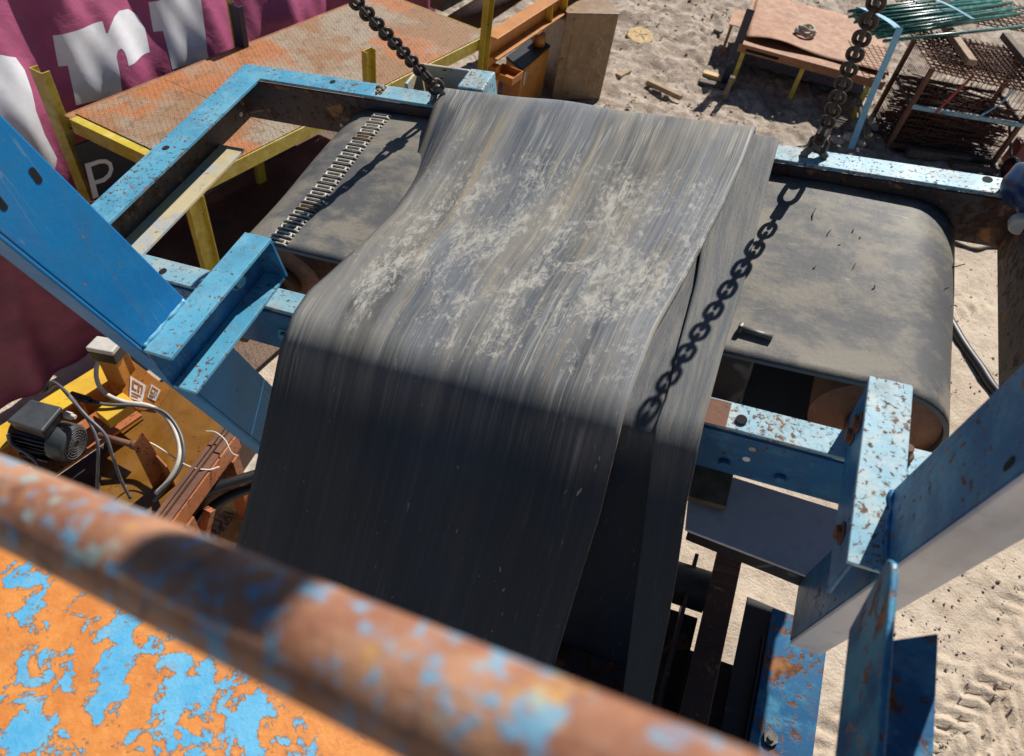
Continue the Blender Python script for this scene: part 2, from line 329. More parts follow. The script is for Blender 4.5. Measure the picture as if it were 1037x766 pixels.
def cyl(bm, p, q, r, n=20, r2=None):
    p, q = V(p), V(q); d, s, u = axes(q - p, Z if abs((q - p).normalized().z) < .95 else X); r2 = r if r2 is None else r2
    a = [bm.verts.new(p + (s * math.cos(2 * math.pi * i / n) + u * math.sin(2 * math.pi * i / n)) * r) for i in range(n)]
    b = [bm.verts.new(q + (s * math.cos(2 * math.pi * i / n) + u * math.sin(2 * math.pi * i / n)) * r2) for i in range(n)]
    bm.faces.new(a[::-1]); bm.faces.new(b)
    for i in range(n): bm.faces.new((a[i], a[(i + 1) % n], b[(i + 1) % n], b[i])).smooth = True
    return bm
def spline(pts, k=8):
    pts = [V(p) for p in pts]
    if len(pts) < 3: return pts
    q = [pts[0] * 2 - pts[1]] + pts + [pts[-1] * 2 - pts[-2]]; out = []
    for i in range(1, len(q) - 2):
        for j in range(k):
            t = j / k; a, b, c, d = q[i - 1], q[i], q[i + 1], q[i + 2]
            out.append(.5 * (2 * b + (c - a) * t + (2 * a - 5 * b + 4 * c - d) * t * t + (3 * b - a - 3 * c + d) * t ** 3))
    return out + [pts[-1]]
def tube(bm, pts, r, n=8, smooth=True, k=8):
    pts = spline(pts, k) if smooth else [V(p) for p in pts]; rings = []; s = None
    for i, p in enumerate(pts):
        d = (pts[min(i + 1, len(pts) - 1)] - pts[max(i - 1, 0)]).normalized()
        if s is None: s = d.cross(Z if abs(d.z) < .9 else X).normalized()
        else: s = (s - d * s.dot(d)).normalized()
        u = d.cross(s)
        rings.append([bm.verts.new(p + (s * math.cos(2 * math.pi * j / n) + u * math.sin(2 * math.pi * j / n)) * r) for j in range(n)])
    for a, b in zip(rings, rings[1:]):
        for j in range(n): bm.faces.new((a[j], a[(j + 1) % n], b[(j + 1) % n], b[j])).smooth = True
    bm.faces.new(rings[0][::-1]); bm.faces.new(rings[-1]); return bm
WM = {}
def tag(o, label=None, cat=None, group=None, kind=None):
    if label: o['label'] = label
    if cat: o['category'] = cat
    if group: o['group'] = group
    if kind: o['kind'] = kind
    return o
def thing(name, base, label, cat, group=None, frame=None):
    o = bpy.data.objects.new(name, None); C.objects.link(o); o.empty_display_size = .1
    m = frame if frame is not None else Matrix.Translation(V(base)); o.matrix_world = m; WM[o.name] = m
    return tag(o, label, cat, group)
def mk(name, bm, mat, parent=None, bevel=0, base=None, frame=None, smooth=False):
    bmesh.ops.recalc_face_normals(bm, faces=bm.faces)
    m = WM[parent.name] if parent else (frame if frame is not None else Matrix.Translation(V(base) if base is not None else V((0, 0, 0))))
    bm.transform(m.inverted()); me = bpy.data.meshes.new(name); bm.to_mesh(me); bm.free()
    if smooth:
        for f in me.polygons: f.use_smooth = True
    for x in (mat if isinstance(mat, (list, tuple)) else [mat]): me.materials.append(M[x])
    o = bpy.data.objects.new(name, me); C.objects.link(o)
    if parent: o.parent = parent
    else: o.matrix_world = m
    WM[o.name] = m
    if bevel:
        b = o.modifiers.new('bevel', 'BEVEL'); b.width = bevel; b.segments = 2; b.limit_method = 'ANGLE'; b.angle_limit = .7
    return o
def frame_at(p, xdir):
    x = V((xdir[0], xdir[1], 0)).normalized(); y = Z.cross(x)
    return Matrix(((x.x, y.x, 0, p[0]), (x.y, y.y, 0, p[1]), (x.z, y.z, 1, p[2]), (0, 0, 0, 1)))

# ------------------------------------------------------------------ ground
def vnoise(x, y, seed):
    xi, yi = np.floor(x).astype(np.int64), np.floor(y).astype(np.int64); fx, fy = x - xi, y - yi
    fx, fy = fx * fx * (3 - 2 * fx), fy * fy * (3 - 2 * fy)
    def h(a, b):
        n = (a * 374761393 + b * 668265263 + seed * 974634777) & 0x7fffffff; n = ((n ^ (n >> 13)) * 1274126177) & 0x7fffffff
        return ((n ^ (n >> 16)) & 0xffff) / 65535.0
    return (h(xi, yi) * (1 - fx) + h(xi + 1, yi) * fx) * (1 - fy) + (h(xi, yi + 1) * (1 - fx) + h(xi + 1, yi + 1) * fx) * fy
def fbm(x, y, f, o, seed):
    s, a = 0, .5
    for i in range(o): s = s + a * (vnoise(x * f, y * f, seed + i) - .5); f *= 2.1; a *= .52
    return s
gx = np.concatenate([[-80, -40, -20, -10], np.arange(-6, 1.6, .12), np.arange(1.6, 5.6, .022), np.arange(5.6, 9, .08), [10, 14, 20, 40, 80]])
gy = np.concatenate([[-80, -40, -20, -10, -5, -2], np.arange(-1, .6, .2), np.arange(.6, 4.2, .022), np.arange(4.2, 13, .045), np.arange(13, 18, .3), [20, 30, 50, 80]])
XX, YY = np.meshgrid(gx, gy)
rough = np.clip((YY - 6.5) / 3, 0, 1)
ZZ = fbm(XX, YY, .5, 4, 1) * .10 + fbm(XX, YY, 3.0, 4, 9) * (.05 + .14 * rough) + fbm(XX, YY, 9, 3, 21) * (.014 + .07 * rough) + fbm(XX, YY, 19, 2, 31) * (.006 + .035 * rough)
def track(p, q, width, pitch, depth, lug, phase=0):
    global ZZ
    p, q = np.array(p[:2]), np.array(q[:2]); d = (q - p) / np.linalg.norm(q - p); n = np.array([-d[1], d[0]])
    a = (XX - p[0]) * d[0] + (YY - p[1]) * d[1]; b = (XX - p[0]) * n[0] + (YY - p[1]) * n[1] + .10 * np.sin(a * .5 + phase) + .02 * np.sin(a * 4)
    m = np.clip((width / 2 - np.abs(b)) / .04, 0, 1) * np.clip((fbm(XX, YY, 1.3, 2, 33) + .25) * 4, .1, 1)
    l = np.clip(np.sin((a + np.sign(b) * pitch / 4 + np.abs(b) * lug) * 2 * math.pi / pitch) * 2.5, -1, 1)
    ZZ = ZZ - m * depth * (.6 + .8 * l) + np.clip(1 - np.abs(np.abs(b) - width / 2 - .03) / .05, 0, 1) * depth * .5 * (m < .5)
track(G(940, 762), G(1060, 655), .34, .13, .022, .9)
track(G(900, 700), G(1037, 600), .30, .15, .014, .7, 1.0)
track(G(985, 770), G(1060, 722), .30, .12, .020, -.8, 2.0)
track(G(975, 300), G(1037, 262), .34, .16, .014, .7, 1.0)
track(G(640, 12), G(800, 60), .30, .14, .03, .7, .5)
ZZ = np.where((np.abs(XX) > 9) | (YY > 18) | (YY < -1), 0, ZZ)
me = bpy.data.meshes.new('ground'); ny, nx = XX.shape
vs = np.stack([XX, YY, ZZ], -1).reshape(-1, 3)
idx = np.arange(nx * ny).reshape(ny, nx)
fs = np.stack([idx[:-1, :-1], idx[:-1, 1:], idx[1:, 1:], idx[1:, :-1]], -1).reshape(-1, 4)
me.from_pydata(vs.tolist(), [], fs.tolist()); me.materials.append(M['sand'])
me.polygons.foreach_set('use_smooth', [True] * len(me.polygons))
g = bpy.data.objects.new('ground', me); C.objects.link(g); tag(g, kind='structure')

# ------------------------------------------------------------------ magnetic separator
sep = thing('magnetic_separator', (0, 0, 0), 'light blue steel channel frame carrying a rubber belt around two drums, hung from chains', 'magnetic separator', frame=MAG)
T = .18
RL, RR = -1.16, L(1026, 300, -.09)[0]
def ch(name, p, q, web, fl, mat, t=.010, bevel=.002):
    return mk(name, channel(BM(), W(*p), W(*q), AV * web[0] + BV * web[1] + NV * web[2], AV * fl[0] + BV * fl[1] + NV * fl[2], t), mat, sep, bevel)
# each rail: web plate plus a lighter top flange, worn and painted with sun glare
def rail(v, vf, mat_top, u0, u1, uw=None):
    m = BM(); para(m, W(u0, v + .008, -.012), AV * (u1 - u0), BV * (vf - .008), NV * .012); o = mk('rail_flange', m, mat_top, sep, .002)
    uw = u0 if uw is None else uw; m = BM(); para(m, W(uw, v, -T), AV * (u1 - uw), BV * .010, NV * (T - .013))
    para(m, W(uw, v + .0101, -T), AV * (u1 - uw), BV * (vf - .010), NV * .012); return o, m
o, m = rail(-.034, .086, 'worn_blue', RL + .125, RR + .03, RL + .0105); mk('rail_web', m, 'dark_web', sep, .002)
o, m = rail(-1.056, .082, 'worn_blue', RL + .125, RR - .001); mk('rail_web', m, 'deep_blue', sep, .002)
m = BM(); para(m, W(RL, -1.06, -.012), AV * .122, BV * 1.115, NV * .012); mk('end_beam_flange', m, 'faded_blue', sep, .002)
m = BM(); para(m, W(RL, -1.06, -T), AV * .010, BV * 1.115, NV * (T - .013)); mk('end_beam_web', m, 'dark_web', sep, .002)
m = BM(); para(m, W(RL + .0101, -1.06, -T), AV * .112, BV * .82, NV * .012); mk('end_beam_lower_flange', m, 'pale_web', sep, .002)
m = BM(); para(m, W(RR, -1.05, -T), AV * .010, BV * 1.014, NV * (T - .013)); para(m, W(RR + .011, -1.05, -.025), AV * .07, BV * 1.0, NV * .012); mk('end_beam', m, 'dark_web', sep, .002)  # inner side of a blue beam, its shade put into the dark colour
# corner patch, faded blue stretch of the back rail at its left end
m = BM(); para(m, W(RL + .126, -.031, .0005), AV * .48, BV * .079, NV * .003); mk('rail_top_plate', m, 'faded_blue', sep, .001)
m = BM(); para(m, W(.80, -1.052, .0005), AV * .13, BV * .073, NV * .003); mk('rail_rust_plate', m, 'rust', sep, .001)
def hole(p, r=.011, nrm=NV, mat='hole', name='bolt_hole', h=.0012):
    mk(name, cyl(BM(), p - nrm * .004, p + nrm * h, r, 16), mat, sep)
for x, y in ((168, 150),): hole(W(*L(x, y, 0)), .013)
hole(W(*L(337, 83, .004)), .011); hole(W(*L(1000, 182, 0)), .014); hole(W(*L(751, 425, .004)), .013); hole(W(*L(165, 275, 0)), .012)
hole(W(*LV(762, 455, -1.056)), .008, -BV, 'concrete'); hole(W(*LV(756, 465, -1.056)), .009, -BV, 'white_paint'); hole(W(*LV(346, 127, -.034)), .008, -BV, 'concrete')
hole(W(*LU(244, 116, RL + .01)), .009, AV, 'concrete')
# lumps of mud on the back rail
m = BM()
for k in range(14):
    u, v, _ = L(387 + random.uniform(-5, 5), 92 + random.uniform(-4, 4), 0); bmesh.ops.create_icosphere(m, subdivisions=1, radius=random.uniform(.004, .010), matrix=Matrix.Translation(W(u, v, .004)))
mk('mud_lump', m, 'timber', sep)
# belt loop
UL, UR, WC, RD = -.535, 1.285, -.215, .158
V0, V1 = -.79, -.045
def loop_path(r, n=22):
    p = []
    for i in range(n + 1): a = math.pi / 2 - math.pi * i / n; p.append((UR + r * math.cos(a), WC + r * math.sin(a)))
    for i in range(1, 30): p.append((UR + (UL - UR) * i / 30, WC - r - .02 * math.sin(math.pi * i / 30)))
    for i in range(n + 1): a = -math.pi / 2 - math.pi * i / n; p.append((UL + r * math.cos(a), WC + r * math.sin(a)))
    for i in range(1, 40): p.append((UL + (UR - UL) * i / 40, WC + r))
    return p[n + 16:] + p[:n + 16]
bm = BM(); uvl = bm.loops.layers.uv.new('UVMap'); po, pi_ = loop_path(RD + .012), loop_path(RD); NVV = 24
def wav(u, v): return .004 * math.sin(u * 5 + v * 3) + .003 * math.sin(v * 9 - u * 3)
ro = [[bm.verts.new(W(a, V0 + (V1 - V0) * j / NVV, b + wav(a, j / NVV))) for j in range(NVV + 1)] for a, b in po]
ri = [[bm.verts.new(W(a, V0 + (V1 - V0) * j / NVV, b + wav(a, j / NVV))) for j in (0, NVV)] for a, b in pi_]
s = 0; S = [0]
for i in range(len(po)): a, b = po[i], po[(i + 1) % len(po)]; s += math.hypot(a[0] - b[0], a[1] - b[1]); S.append(s)
for i in range(len(po)):
    k = (i + 1) % len(po)
    for j in range(NVV):
        f = bm.faces.new((ro[i][j], ro[k][j], ro[k][j + 1], ro[i][j + 1])); f.smooth = True
        for l, (a, b) in zip(f.loops, ((i, j), (i + 1, j), (i + 1, j + 1), (i, j + 1))): l[uvl].uv = ((V1 - V0) * b / NVV, S[a] * 1.0)
    f = bm.faces.new((ro[i][0], ro[k][0], ri[k][0], ri[i][0])); f = bm.faces.new((ro[i][NVV], ro[k][NVV], ri[k][1], ri[i][1])); f = bm.faces.new((ri[i][0], ri[k][0], ri[k][1], ri[i][1]))
cb = mk('separator_belt', bm, 'belt_magnet', sep)
for uc in (UL, UR):
    d = mk('drum', cyl(BM(), W(uc, V0 + .02, WC), W(uc, V1 - .02, WC), RD - .0015, 48), 'drum', sep)
    m = BM(); bmesh.ops.create_circle(m, segments=48, radius=.06, cap_ends=True); bmesh.ops.delete(m, geom=m.verts[:], context='VERTS')
    cyl(m, W(uc, V0 - .24, WC), W(uc, V0 + .019, WC), .032, 24); cyl(m, W(uc, V0 - .015, WC), W(uc, V0 + .0185, WC), .065, 28)
    mk('drum_shaft', m, 'rust', d)
# lacing clips of the belt splice: pairs of bent staples
a0, a1 = L(287, 238, -.05), L(386, 122, -.05)
USP = (a0[0] + a1[0]) / 2; print('splice', USP, UL)
for k in range(21):
    t = k / 20; v = V0 + .02 + (V1 - V0 - .05) * t; u = USP
    m = BM()
    def sp(du, dv, h=.004):
        uu = u + du; r = RD + .012 + h; x = uu - UL
        ww = WC + (math.sqrt(max(r * r - x * x, 0)) if x < 0 else r); return W(uu, v + dv, ww + wav(uu, (v - V0) / (V1 - V0)))
    for dv in (-.008, .008):
        tube(m, [sp(-.036, dv, -.001), sp(-.030, dv, .004), sp(0, dv, .005), sp(.030, dv, .004), sp(.036, dv, -.001)], .0036, 6, k=3)
    tube(m, [sp(-.024, -.009), sp(-.028, 0, .0045), sp(-.024, .009)], .004, 6, k=3); tube(m, [sp(.024, -.009), sp(.028, 0, .0045), sp(.024, .009)], .004, 6, k=3)
    mk('lacing_clip', m, 'timber' if k in (5, 16) else 'lace', cb)
# magnet body hidden inside the loop
m = BM(); para(m, W(UL + .25, -.74, -.34), AV * 1.25, BV * .64, NV * .24); mk('magnet_block', m, 'black_steel', sep, .01)
# leg brackets: channels that sit on the front rail, web to the legs
def bracket(u, sgn, mat, mat2):
    m = BM(); para(m, W(u, -1.367, .0), AV * .008 * sgn, BV * .437, NV * .1385); b = mk('bracket_web', m, mat2, sep, .002)
    m = BM(); para(m, W(u - .004 * sgn, -1.367, .139), AV * .086 * sgn, BV * .437, NV * .011); mk('bracket_flange', m, mat, b, .002)
    x = .008 * sgn
    m = BM(); e_v = -1.367 if u < 0 else -1.15; prism(m, [W(u + x * 1.01, e_v, .0005), W(u + .08 * sgn, e_v, .0005), W(u + .08 * sgn, -1.10, .0005), W(u + .075 * sgn, -.94, .0005), W(u + x * 1.01, -.93, .0005)], NV * .011); mk('bracket_lower_flange', m, mat, b, .002)
    return b
b = bracket(-.412, 1, 'faded_blue', 'deep_blue')
m = BM(); para(m, W(-.403, -.94, .012), AV * .075, BV * .008, NV * .126); mk('end_plate', m, 'deep_blue', b, .001)
m = BM(); cyl(m, W(-.404, -1.04, .075), W(-.385, -1.04, .075), .020, 6); cyl(m, W(-.404, -1.04, .075), W(-.400, -1.04, .075), .030, 24); mk('bolt_head', m, 'faded_blue', b, .002)
m = BM(); tube(m, [W(-.418 + random.uniform(-.003, .003), -1.36 + .16 * i / 12, .152 + random.uniform(-.002, .002)) for i in range(13)], .008, 8, k=2); mk('weld_bead', m, 'faded_blue', b)
b = bracket(1.186, 1, 'worn_blue', 'deep_blue')
m = BM(); cyl(m, W(1.30, -1.01, .0), W(1.30, -1.01, .022), .020, 6); cyl(m, W(1.30, -1.01, .02), W(1.30, -1.01, .045), .011, 12); mk('bolt_head', m, 'rust', b, .002)
m = BM(); tube(m, [W(1.246 + random.uniform(-.003, .003), -1.20 - .15 * i / 12, .152 + random.uniform(-.002, .002)) for i in range(13)], .007, 8, k=2); mk('weld_bead', m, 'deep_blue', b)
# legs: 180 x 78 channels rising past the camera
def leg(u, sgn, w0, w1, mat, mat2, v_at, slope, lean=0.0):
    dv = lambda w: v_at + slope * (w - .16)
    Q = lambda uu, d, w: W(uu + lean * w, dv(w) + d, w)
    m = BM(); t = .010
    def slab(ua, ub, d0, d1):
        a = [Q(ua, d0, w0), Q(ub, d0, w0), Q(ub, d1, w0), Q(ua, d1, w0)]; c = [Q(ua, d0, w1), Q(ub, d0, w1), Q(ub, d1, w1), Q(ua, d1, w1)]
        va, vc = [m.verts.new(p) for p in a], [m.verts.new(p) for p in c]; m.faces.new(va); m.faces.new(vc)
        for i in range(4): m.faces.new((va[i], va[(i + 1) % 4], vc[(i + 1) % 4], vc[i]))
    slab(u, u + sgn * t, 0, .168); slab(u + sgn * t, u + sgn * .078, .158, .168); o = mk('leg', m, mat, sep, .003)
    m = BM(); slab(u + sgn * .0005, u + sgn * .078, -.010, -.0005); f = mk('leg_flange', m, mat2, o, .003)
    return o, Q
l1, Q1 = leg(-.414, -1, -.62, 1.15, 'royal_blue', 'royal_blue', -1.365, -.19)
l2, Q2 = leg(1.240, 1, -.52, 1.30, 'deep_blue', 'white_face', -1.365, -.12, .035)
def slot(p, nrm, ax, r_, hl, par):
    ax = V(ax).normalized(); sd_ = nrm.cross(ax); pts = []
    for i in range(20):
        a = math.pi * i / 9.5 - math.pi / 2 if i < 10 else math.pi * (i - .5) / 9.5 - math.pi / 2
        c_ = hl if i < 10 else -hl; pts.append(p + ax * (c_ + r_ * math.cos(a)) + sd_ * (r_ * math.sin(a)))
    mk('slot', prism(BM(), [q - nrm * .004 for q in pts], nrm * .0048), 'hole', par)
slot(W(*LU(36, 178, -.414)), AV, NV, .0075, .010, l1); slot(W(*LU(1, 206, -.414)), AV, NV, .0070, .009, l1)
slot(W(*LU(1016, 403, 1.262)), -AV, NV * .9 + BV * .3, .0075, .012, l2); slot(W(*LU(1022, 470, 1.260)), -AV, NV, .0065, .008, l2)
for v_, w__ in ((-1.02, .05), (-1.02, .10), (-1.27, .07)):
    m = BM(); cyl(m, W(1.186, v_, w__), W(1.172, v_, w__), .016, 6); cyl(m, W(1.1855, v_, w__), W(1.182, v_, w__), .024, 20); mk('bolt_head', m, 'rust', b, .0015)
for u_ in (.95, 1.08): m = BM(); cyl(m, W(u_, -1.056, -.13), W(u_, -1.070, -.13), .015, 6); mk('bolt_head', m, 'deep_blue', sep, .0015)
for u_ in (-.30, -.24): m = BM(); cyl(m, W(u_, -1.056, -.10), W(u_, -1.072, -.10), .017, 6); cyl(m, W(u_, -1.0565, -.10), W(u_, -1.060, -.10), .025, 20); mk('bolt_head', m, 'faded_blue', sep, .0015)
# lifting lug behind the back rail where the left chain is hooked
m = BM()
para(m, W(-.455, .20, -.12), AV * .20, BV * .012, NV * .13); para(m, W(-.47, .087, -.12), AV * .012, BV * .125, NV * .115)
mk('lifting_lug', m, 'pale_web', sep, .003)
m = BM(); para(m, W(-.457, .0865, -.13), AV * .20, BV * .112, NV * .008); mk('lug_floor', m, 'black_steel', sep)
m = BM(); para(m, W(-.252, .0865, -.12), AV * .10, BV * .125, NV * .135); mk('lug_cheek', m, 'worn_blue', sep, .006)
for x, y in ((450, 70), (447, 78)): hole(W(*L(x, y, .015)), .008)
m = BM(); tube(m, [W(.955, .015, 0), W(.985, .02, .035), W(1.02, .02, .0)], .012, 10); mk('chain_eye', m, 'steel', sep)
m = BM(); tube(m, [W(-.31, .0, 0), W(-.29, .015, .045), W(-.26, .02, .0)], .012, 10); mk('chain_eye', m, 'steel', sep)
# rounded cap on the right corner
CU, CV_, _ = L(1041, 190, .03)
m = BM(); bmesh.ops.create_uvsphere(m, u_segments=28, v_segments=18, radius=1.0)
for v_ in m.verts:
    c = v_.co; k = 1 + .10 * math.sin(c.x * 5 + c.z * 3) * math.cos(c.y * 4)
    v_.co = W(CU + c.x * .062 * k, CV_ + c.y * .085 * k, .03 + c.z * .06 * k)
mk('corner_cap', m, 'cap_blue', sep, smooth=True)
m = BM(); cyl(m, W(CU, CV_ - .115, -.02), W(CU, CV_ - .08, -.02), .028, 20); mk('cap_plug', m, 'plastic_grey', sep, .006)

# ------------------------------------------------------------------ draped belts
def solve_u(v, w, ys, xs):
    lo, hi = -1.6, 2.2
    for _ in range(45):
        m = (lo + hi) / 2; px, py = proj(O + A * m + B * v + N * w)
        if px < np.interp(py, ys, xs): lo = m
        else: hi = m
    return lo
def profile(base):
    pts = [V((.20, -.34, 0)), V((.175, -.16, 0)), V((.135, -.035, 0)), V((.085, .012, 0)), V((.03, .032, 0)), V((-.12, .028, 0)), V((-.40, .012, 0)), V((-.70, .014, 0)), V((-.93, .032, 0)), V((-1.06, .036, 0))]
    a, v, w = 10.0, -1.06, .036
    for st, an in ((.03, 6), (.03, 16), (.03, 30), (.03, 43), (.04, 50), (.05, 54), (.1, 56), (.2, 58), (.3, 59), (.4, 60)):
        v -= st * math.cos(math.radians(an)); w -= st * math.sin(math.radians(an)); pts.append(V((v, w, 0)))
    sp = spline(pts, 12); out = [sp[0]]; acc = 0
    for p in sp[1:]:
        if (p - out[-1]).length >= .022: out.append(p)
    return out
PR = profile(0)
def drape(name, mat, left, right, dw, label, cat, thick=.011, flank=None, ncol=48, hang=0.0, ripple=.004, seed=0, pr=PR, group=None, tilt=.0):
    bm = BM(); uvl = bm.loops.layers.uv.new('UVMap'); top, bot, S = [], [], [0]
    for i, p in enumerate(pr):
        q = pr[min(i + 1, len(pr) - 1)] - pr[max(i - 1, 0)]; nv, nw = q.y, -q.x; l = math.hypot(nv, nw); nv, nw = nv / l, nw / l
        if i: S.append(S[-1] + (p - pr[i - 1]).length)
        v, w = p.x + nv * dw + hang * max(0, S[-1] - 1.6), p.y + nw * dw
        if v > .07: v0, w0 = .07, .012 + dw      # behind the rail the edges run straight down
        else: v0, w0 = v, w
        ul, ur = solve_u(v0, w0, *left), solve_u(v0, w0, *right)
        fl = 0; uc = ul
        if flank:
            uc = max(solve_u(v0, w0, *flank), ul); fl = .068 * math.exp(-((v + .50) / .36) ** 4) if v > -1.05 else 0
            ul2 = solve_u(v0, w0 - fl, *left); ul = ul2
        ta, tb = [], []
        for j in range(ncol + 1):
            u = ul + (ur - ul) * j / ncol; d = 0
            if flank and u < uc and uc > ul: k = (uc - u) / max(uc - ul, 1e-3); d = fl * k * k * (3 - 2 * k)
            r = ripple * (math.sin(u * 7 + S[-1] * 2 + seed) + .6 * math.sin(u * 17 - S[-1] * 3 + seed * 2)) * min(1, abs(j / ncol) * 6) + tilt * (u - .3) * (1 if v > -.9 else max(0, 1 - (-.9 - v) * 4))
            vv, ww = v + nv * r, w + nw * r - d
            ta.append(bm.verts.new(W(u, vv, ww))); tb.append(bm.verts.new(W(u, vv - nv * thick, ww - nw * thick)))
        top.append(ta); bot.append(tb)
    S0 = S[next(i for i, p in enumerate(pr) if p.x < .0)]
    def quad(a, b, c, d, uv=None, sm=True):
        f = bm.faces.new((a, b, c, d)); f.smooth = sm; f.material_index = 0 if sm else 1
        if uv:
            for l_, x in zip(f.loops, uv): l_[uvl].uv = x
    n = len(top)
    for i in range(n - 1):
        for j in range(ncol):
            ux = lambda jj: jj / ncol * 1.12
            quad(top[i][j], top[i + 1][j], top[i + 1][j + 1], top[i][j + 1], [(ux(j), S[i] - S0), (ux(j), S[i + 1] - S0), (ux(j + 1), S[i + 1] - S0), (ux(j + 1), S[i] - S0)])
            quad(bot[i][j], bot[i][j + 1], bot[i + 1][j + 1], bot[i + 1][j])
        for j in (0, ncol): quad(top[i][j], bot[i][j], bot[i + 1][j], top[i + 1][j], sm=False)
    for i in (0, n - 1):
        for j in range(ncol): quad(top[i][j], top[i][j + 1], bot[i][j + 1], bot[i][j], sm=False)
    for e in bm.edges:
        if len(e.link_faces) == 2 and e.calc_face_angle(0) > 1.0: e.smooth = False
    o = mk(name, bm, [mat, 'belt_edge_lit'], None, frame=MAG); return tag(o, label, cat, group)
def poly(*p):
    p = sorted(p, key=lambda a: a[1]); return [a[1] for a in p], [a[0] for a in p]
UPL = poly((448, 88), (440, 100), (428, 135), (410, 185), (385, 225), (345, 262), (312, 292), (297, 315), (284, 350), (270, 420), (255, 490), (240, 550), (225, 610), (190, 760))
UPR = poly((770, 118), (766, 128), (753, 164), (731, 213), (695, 282), (664, 337), (646, 382), (633, 417), (607, 522), (581, 605), (559, 680), (535, 770))
CRE = poly((494, 88), (488, 100), (470, 125), (440, 165), (400, 215), (350, 262), (318, 292), (302, 315), (288, 350), (240, 550), (190, 760))
STR = poly((794, 125), (790, 140), (775, 195), (755, 280), (735, 346), (715, 420), (696, 506), (687, 569), (677, 628), (658, 720), (648, 770))
STL = poly((740, 118), (738, 128), (728, 164), (716, 213), (705, 285), (687, 352), (678, 393), (664, 432), (651, 544), (631, 702), (622, 770))
WEL = poly((700, 118), (690, 164), (650, 282), (600, 382), (590, 417), (560, 522), (530, 605), (510, 680), (490, 770))
WER = poly((760, 118), (750, 164), (725, 285), (704, 352), (690, 393), (678, 432), (668, 544), (645, 702), (636, 770))
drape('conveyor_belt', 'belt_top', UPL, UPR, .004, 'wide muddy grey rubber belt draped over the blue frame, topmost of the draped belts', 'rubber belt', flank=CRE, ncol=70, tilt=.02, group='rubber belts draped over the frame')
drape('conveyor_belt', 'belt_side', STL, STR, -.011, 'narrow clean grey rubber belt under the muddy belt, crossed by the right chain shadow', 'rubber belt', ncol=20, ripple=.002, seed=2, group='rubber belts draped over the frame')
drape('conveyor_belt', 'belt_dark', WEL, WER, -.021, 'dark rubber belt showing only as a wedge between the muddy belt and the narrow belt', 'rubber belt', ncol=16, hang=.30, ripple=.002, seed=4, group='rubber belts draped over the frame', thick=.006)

# ------------------------------------------------------------------ chains
def linkmesh(pitch, d, wid):
    m = BM(); n = 28; rm = (wid - d) / 2; half = max((pitch + d - d) / 2 + d / 2 - rm, .001); pts = []
    for i in range(n):
        a = 2 * math.pi * i / n; x, y = rm * math.cos(a), rm * math.sin(a); pts.append(V((x, 0, y + (half if y > 0 else -half if y < 0 else 0))))
    k = 10; rings = []
    for i in range(n):
        t = (pts[(i + 1) % n] - pts[i - 1]).normalized(); b = Y; s = t.cross(b)
        rings.append([m.verts.new(pts[i] + (s * math.cos(2 * math.pi * j / k) + b * math.sin(2 * math.pi * j / k)) * d / 2) for j in range(k)])
    for i in range(n):
        for j in range(k): m.faces.new((rings[i][j], rings[i][(j + 1) % k], rings[(i + 1) % n][(j + 1) % k], rings[(i + 1) % n][j])).smooth = True
    me = bpy.data.meshes.new('chain_link'); bmesh.ops.recalc_face_normals(m, faces=m.faces); m.to_mesh(me); m.free(); me.materials.append(M['chain']); return me
LM = linkmesh(.027, .0132, .047); BIG = linkmesh(.050, .016, .062); LM2 = linkmesh(.029, .0126, .046)
def chain(base, d, n, label, twist, first=.10, lm=None, pit=.0265):
    lm = lm or LM
    d = d.normalized(); vw = (V(base) + d * .4 - V(CAM)).normalized(); root = thing('chain', base, label, 'chain', 'lifting chains'); wobble = 0
    s = d.cross(vw if twist is not None else SUN).normalized(); q = s.cross(d); twist = twist or 0
    def put(me, t, tw, name):
        o = bpy.data.objects.new(name, me); C.objects.link(o); o.parent = root
        x = s * math.cos(tw) + q * math.sin(tw); y = d.cross(x)
        p = d * t; o.matrix_basis = Matrix(((x.x, y.x, d.x, p.x), (x.y, y.y, d.y, p.y), (x.z, y.z, d.z, p.z), (0, 0, 0, 1)))
    put(BIG, .034, twist, 'hook_link')
    for k in range(n): put(lm, first + .022 + k * pit, twist + (math.pi / 2 if k % 2 == 0 else 0) + random.uniform(-.12, .12), 'link')
    m = BM(); b0 = V(base); bar(m, b0 + d * .066, b0 + d * .112, .050, .034, s, (0, 0)); mk('coupling', m, 'chain', root, .006)
    e = b0 + d * (first + .03 + n * pit); m = BM(); bar(m, e, e + d * .26, .14, .10, s); mk('shadow_block', m, 'black_steel', root, .02)  # unseen block added above the view to shade a band of the handrail
    m = BM(); cyl(m, b0 + d * .09 - q * .034, b0 + d * .09 + q * .034, .010, 12); mk('pin', m, 'rust_dark', root, .002)
    return root
chain(W(.988, .02, .018), AV * .033 + BV * -.40 + NV * .918, 69, 'rusty lifting chain rising from the right of the frame, beside the steel table', None, lm=LM2, pit=.0285)
chain(W(-.285, .018, .03), AV * -.11 + BV * -.543 + NV * .832, 74, 'dark oily lifting chain rising from the left lug, in front of the rusty deck', math.radians(12))

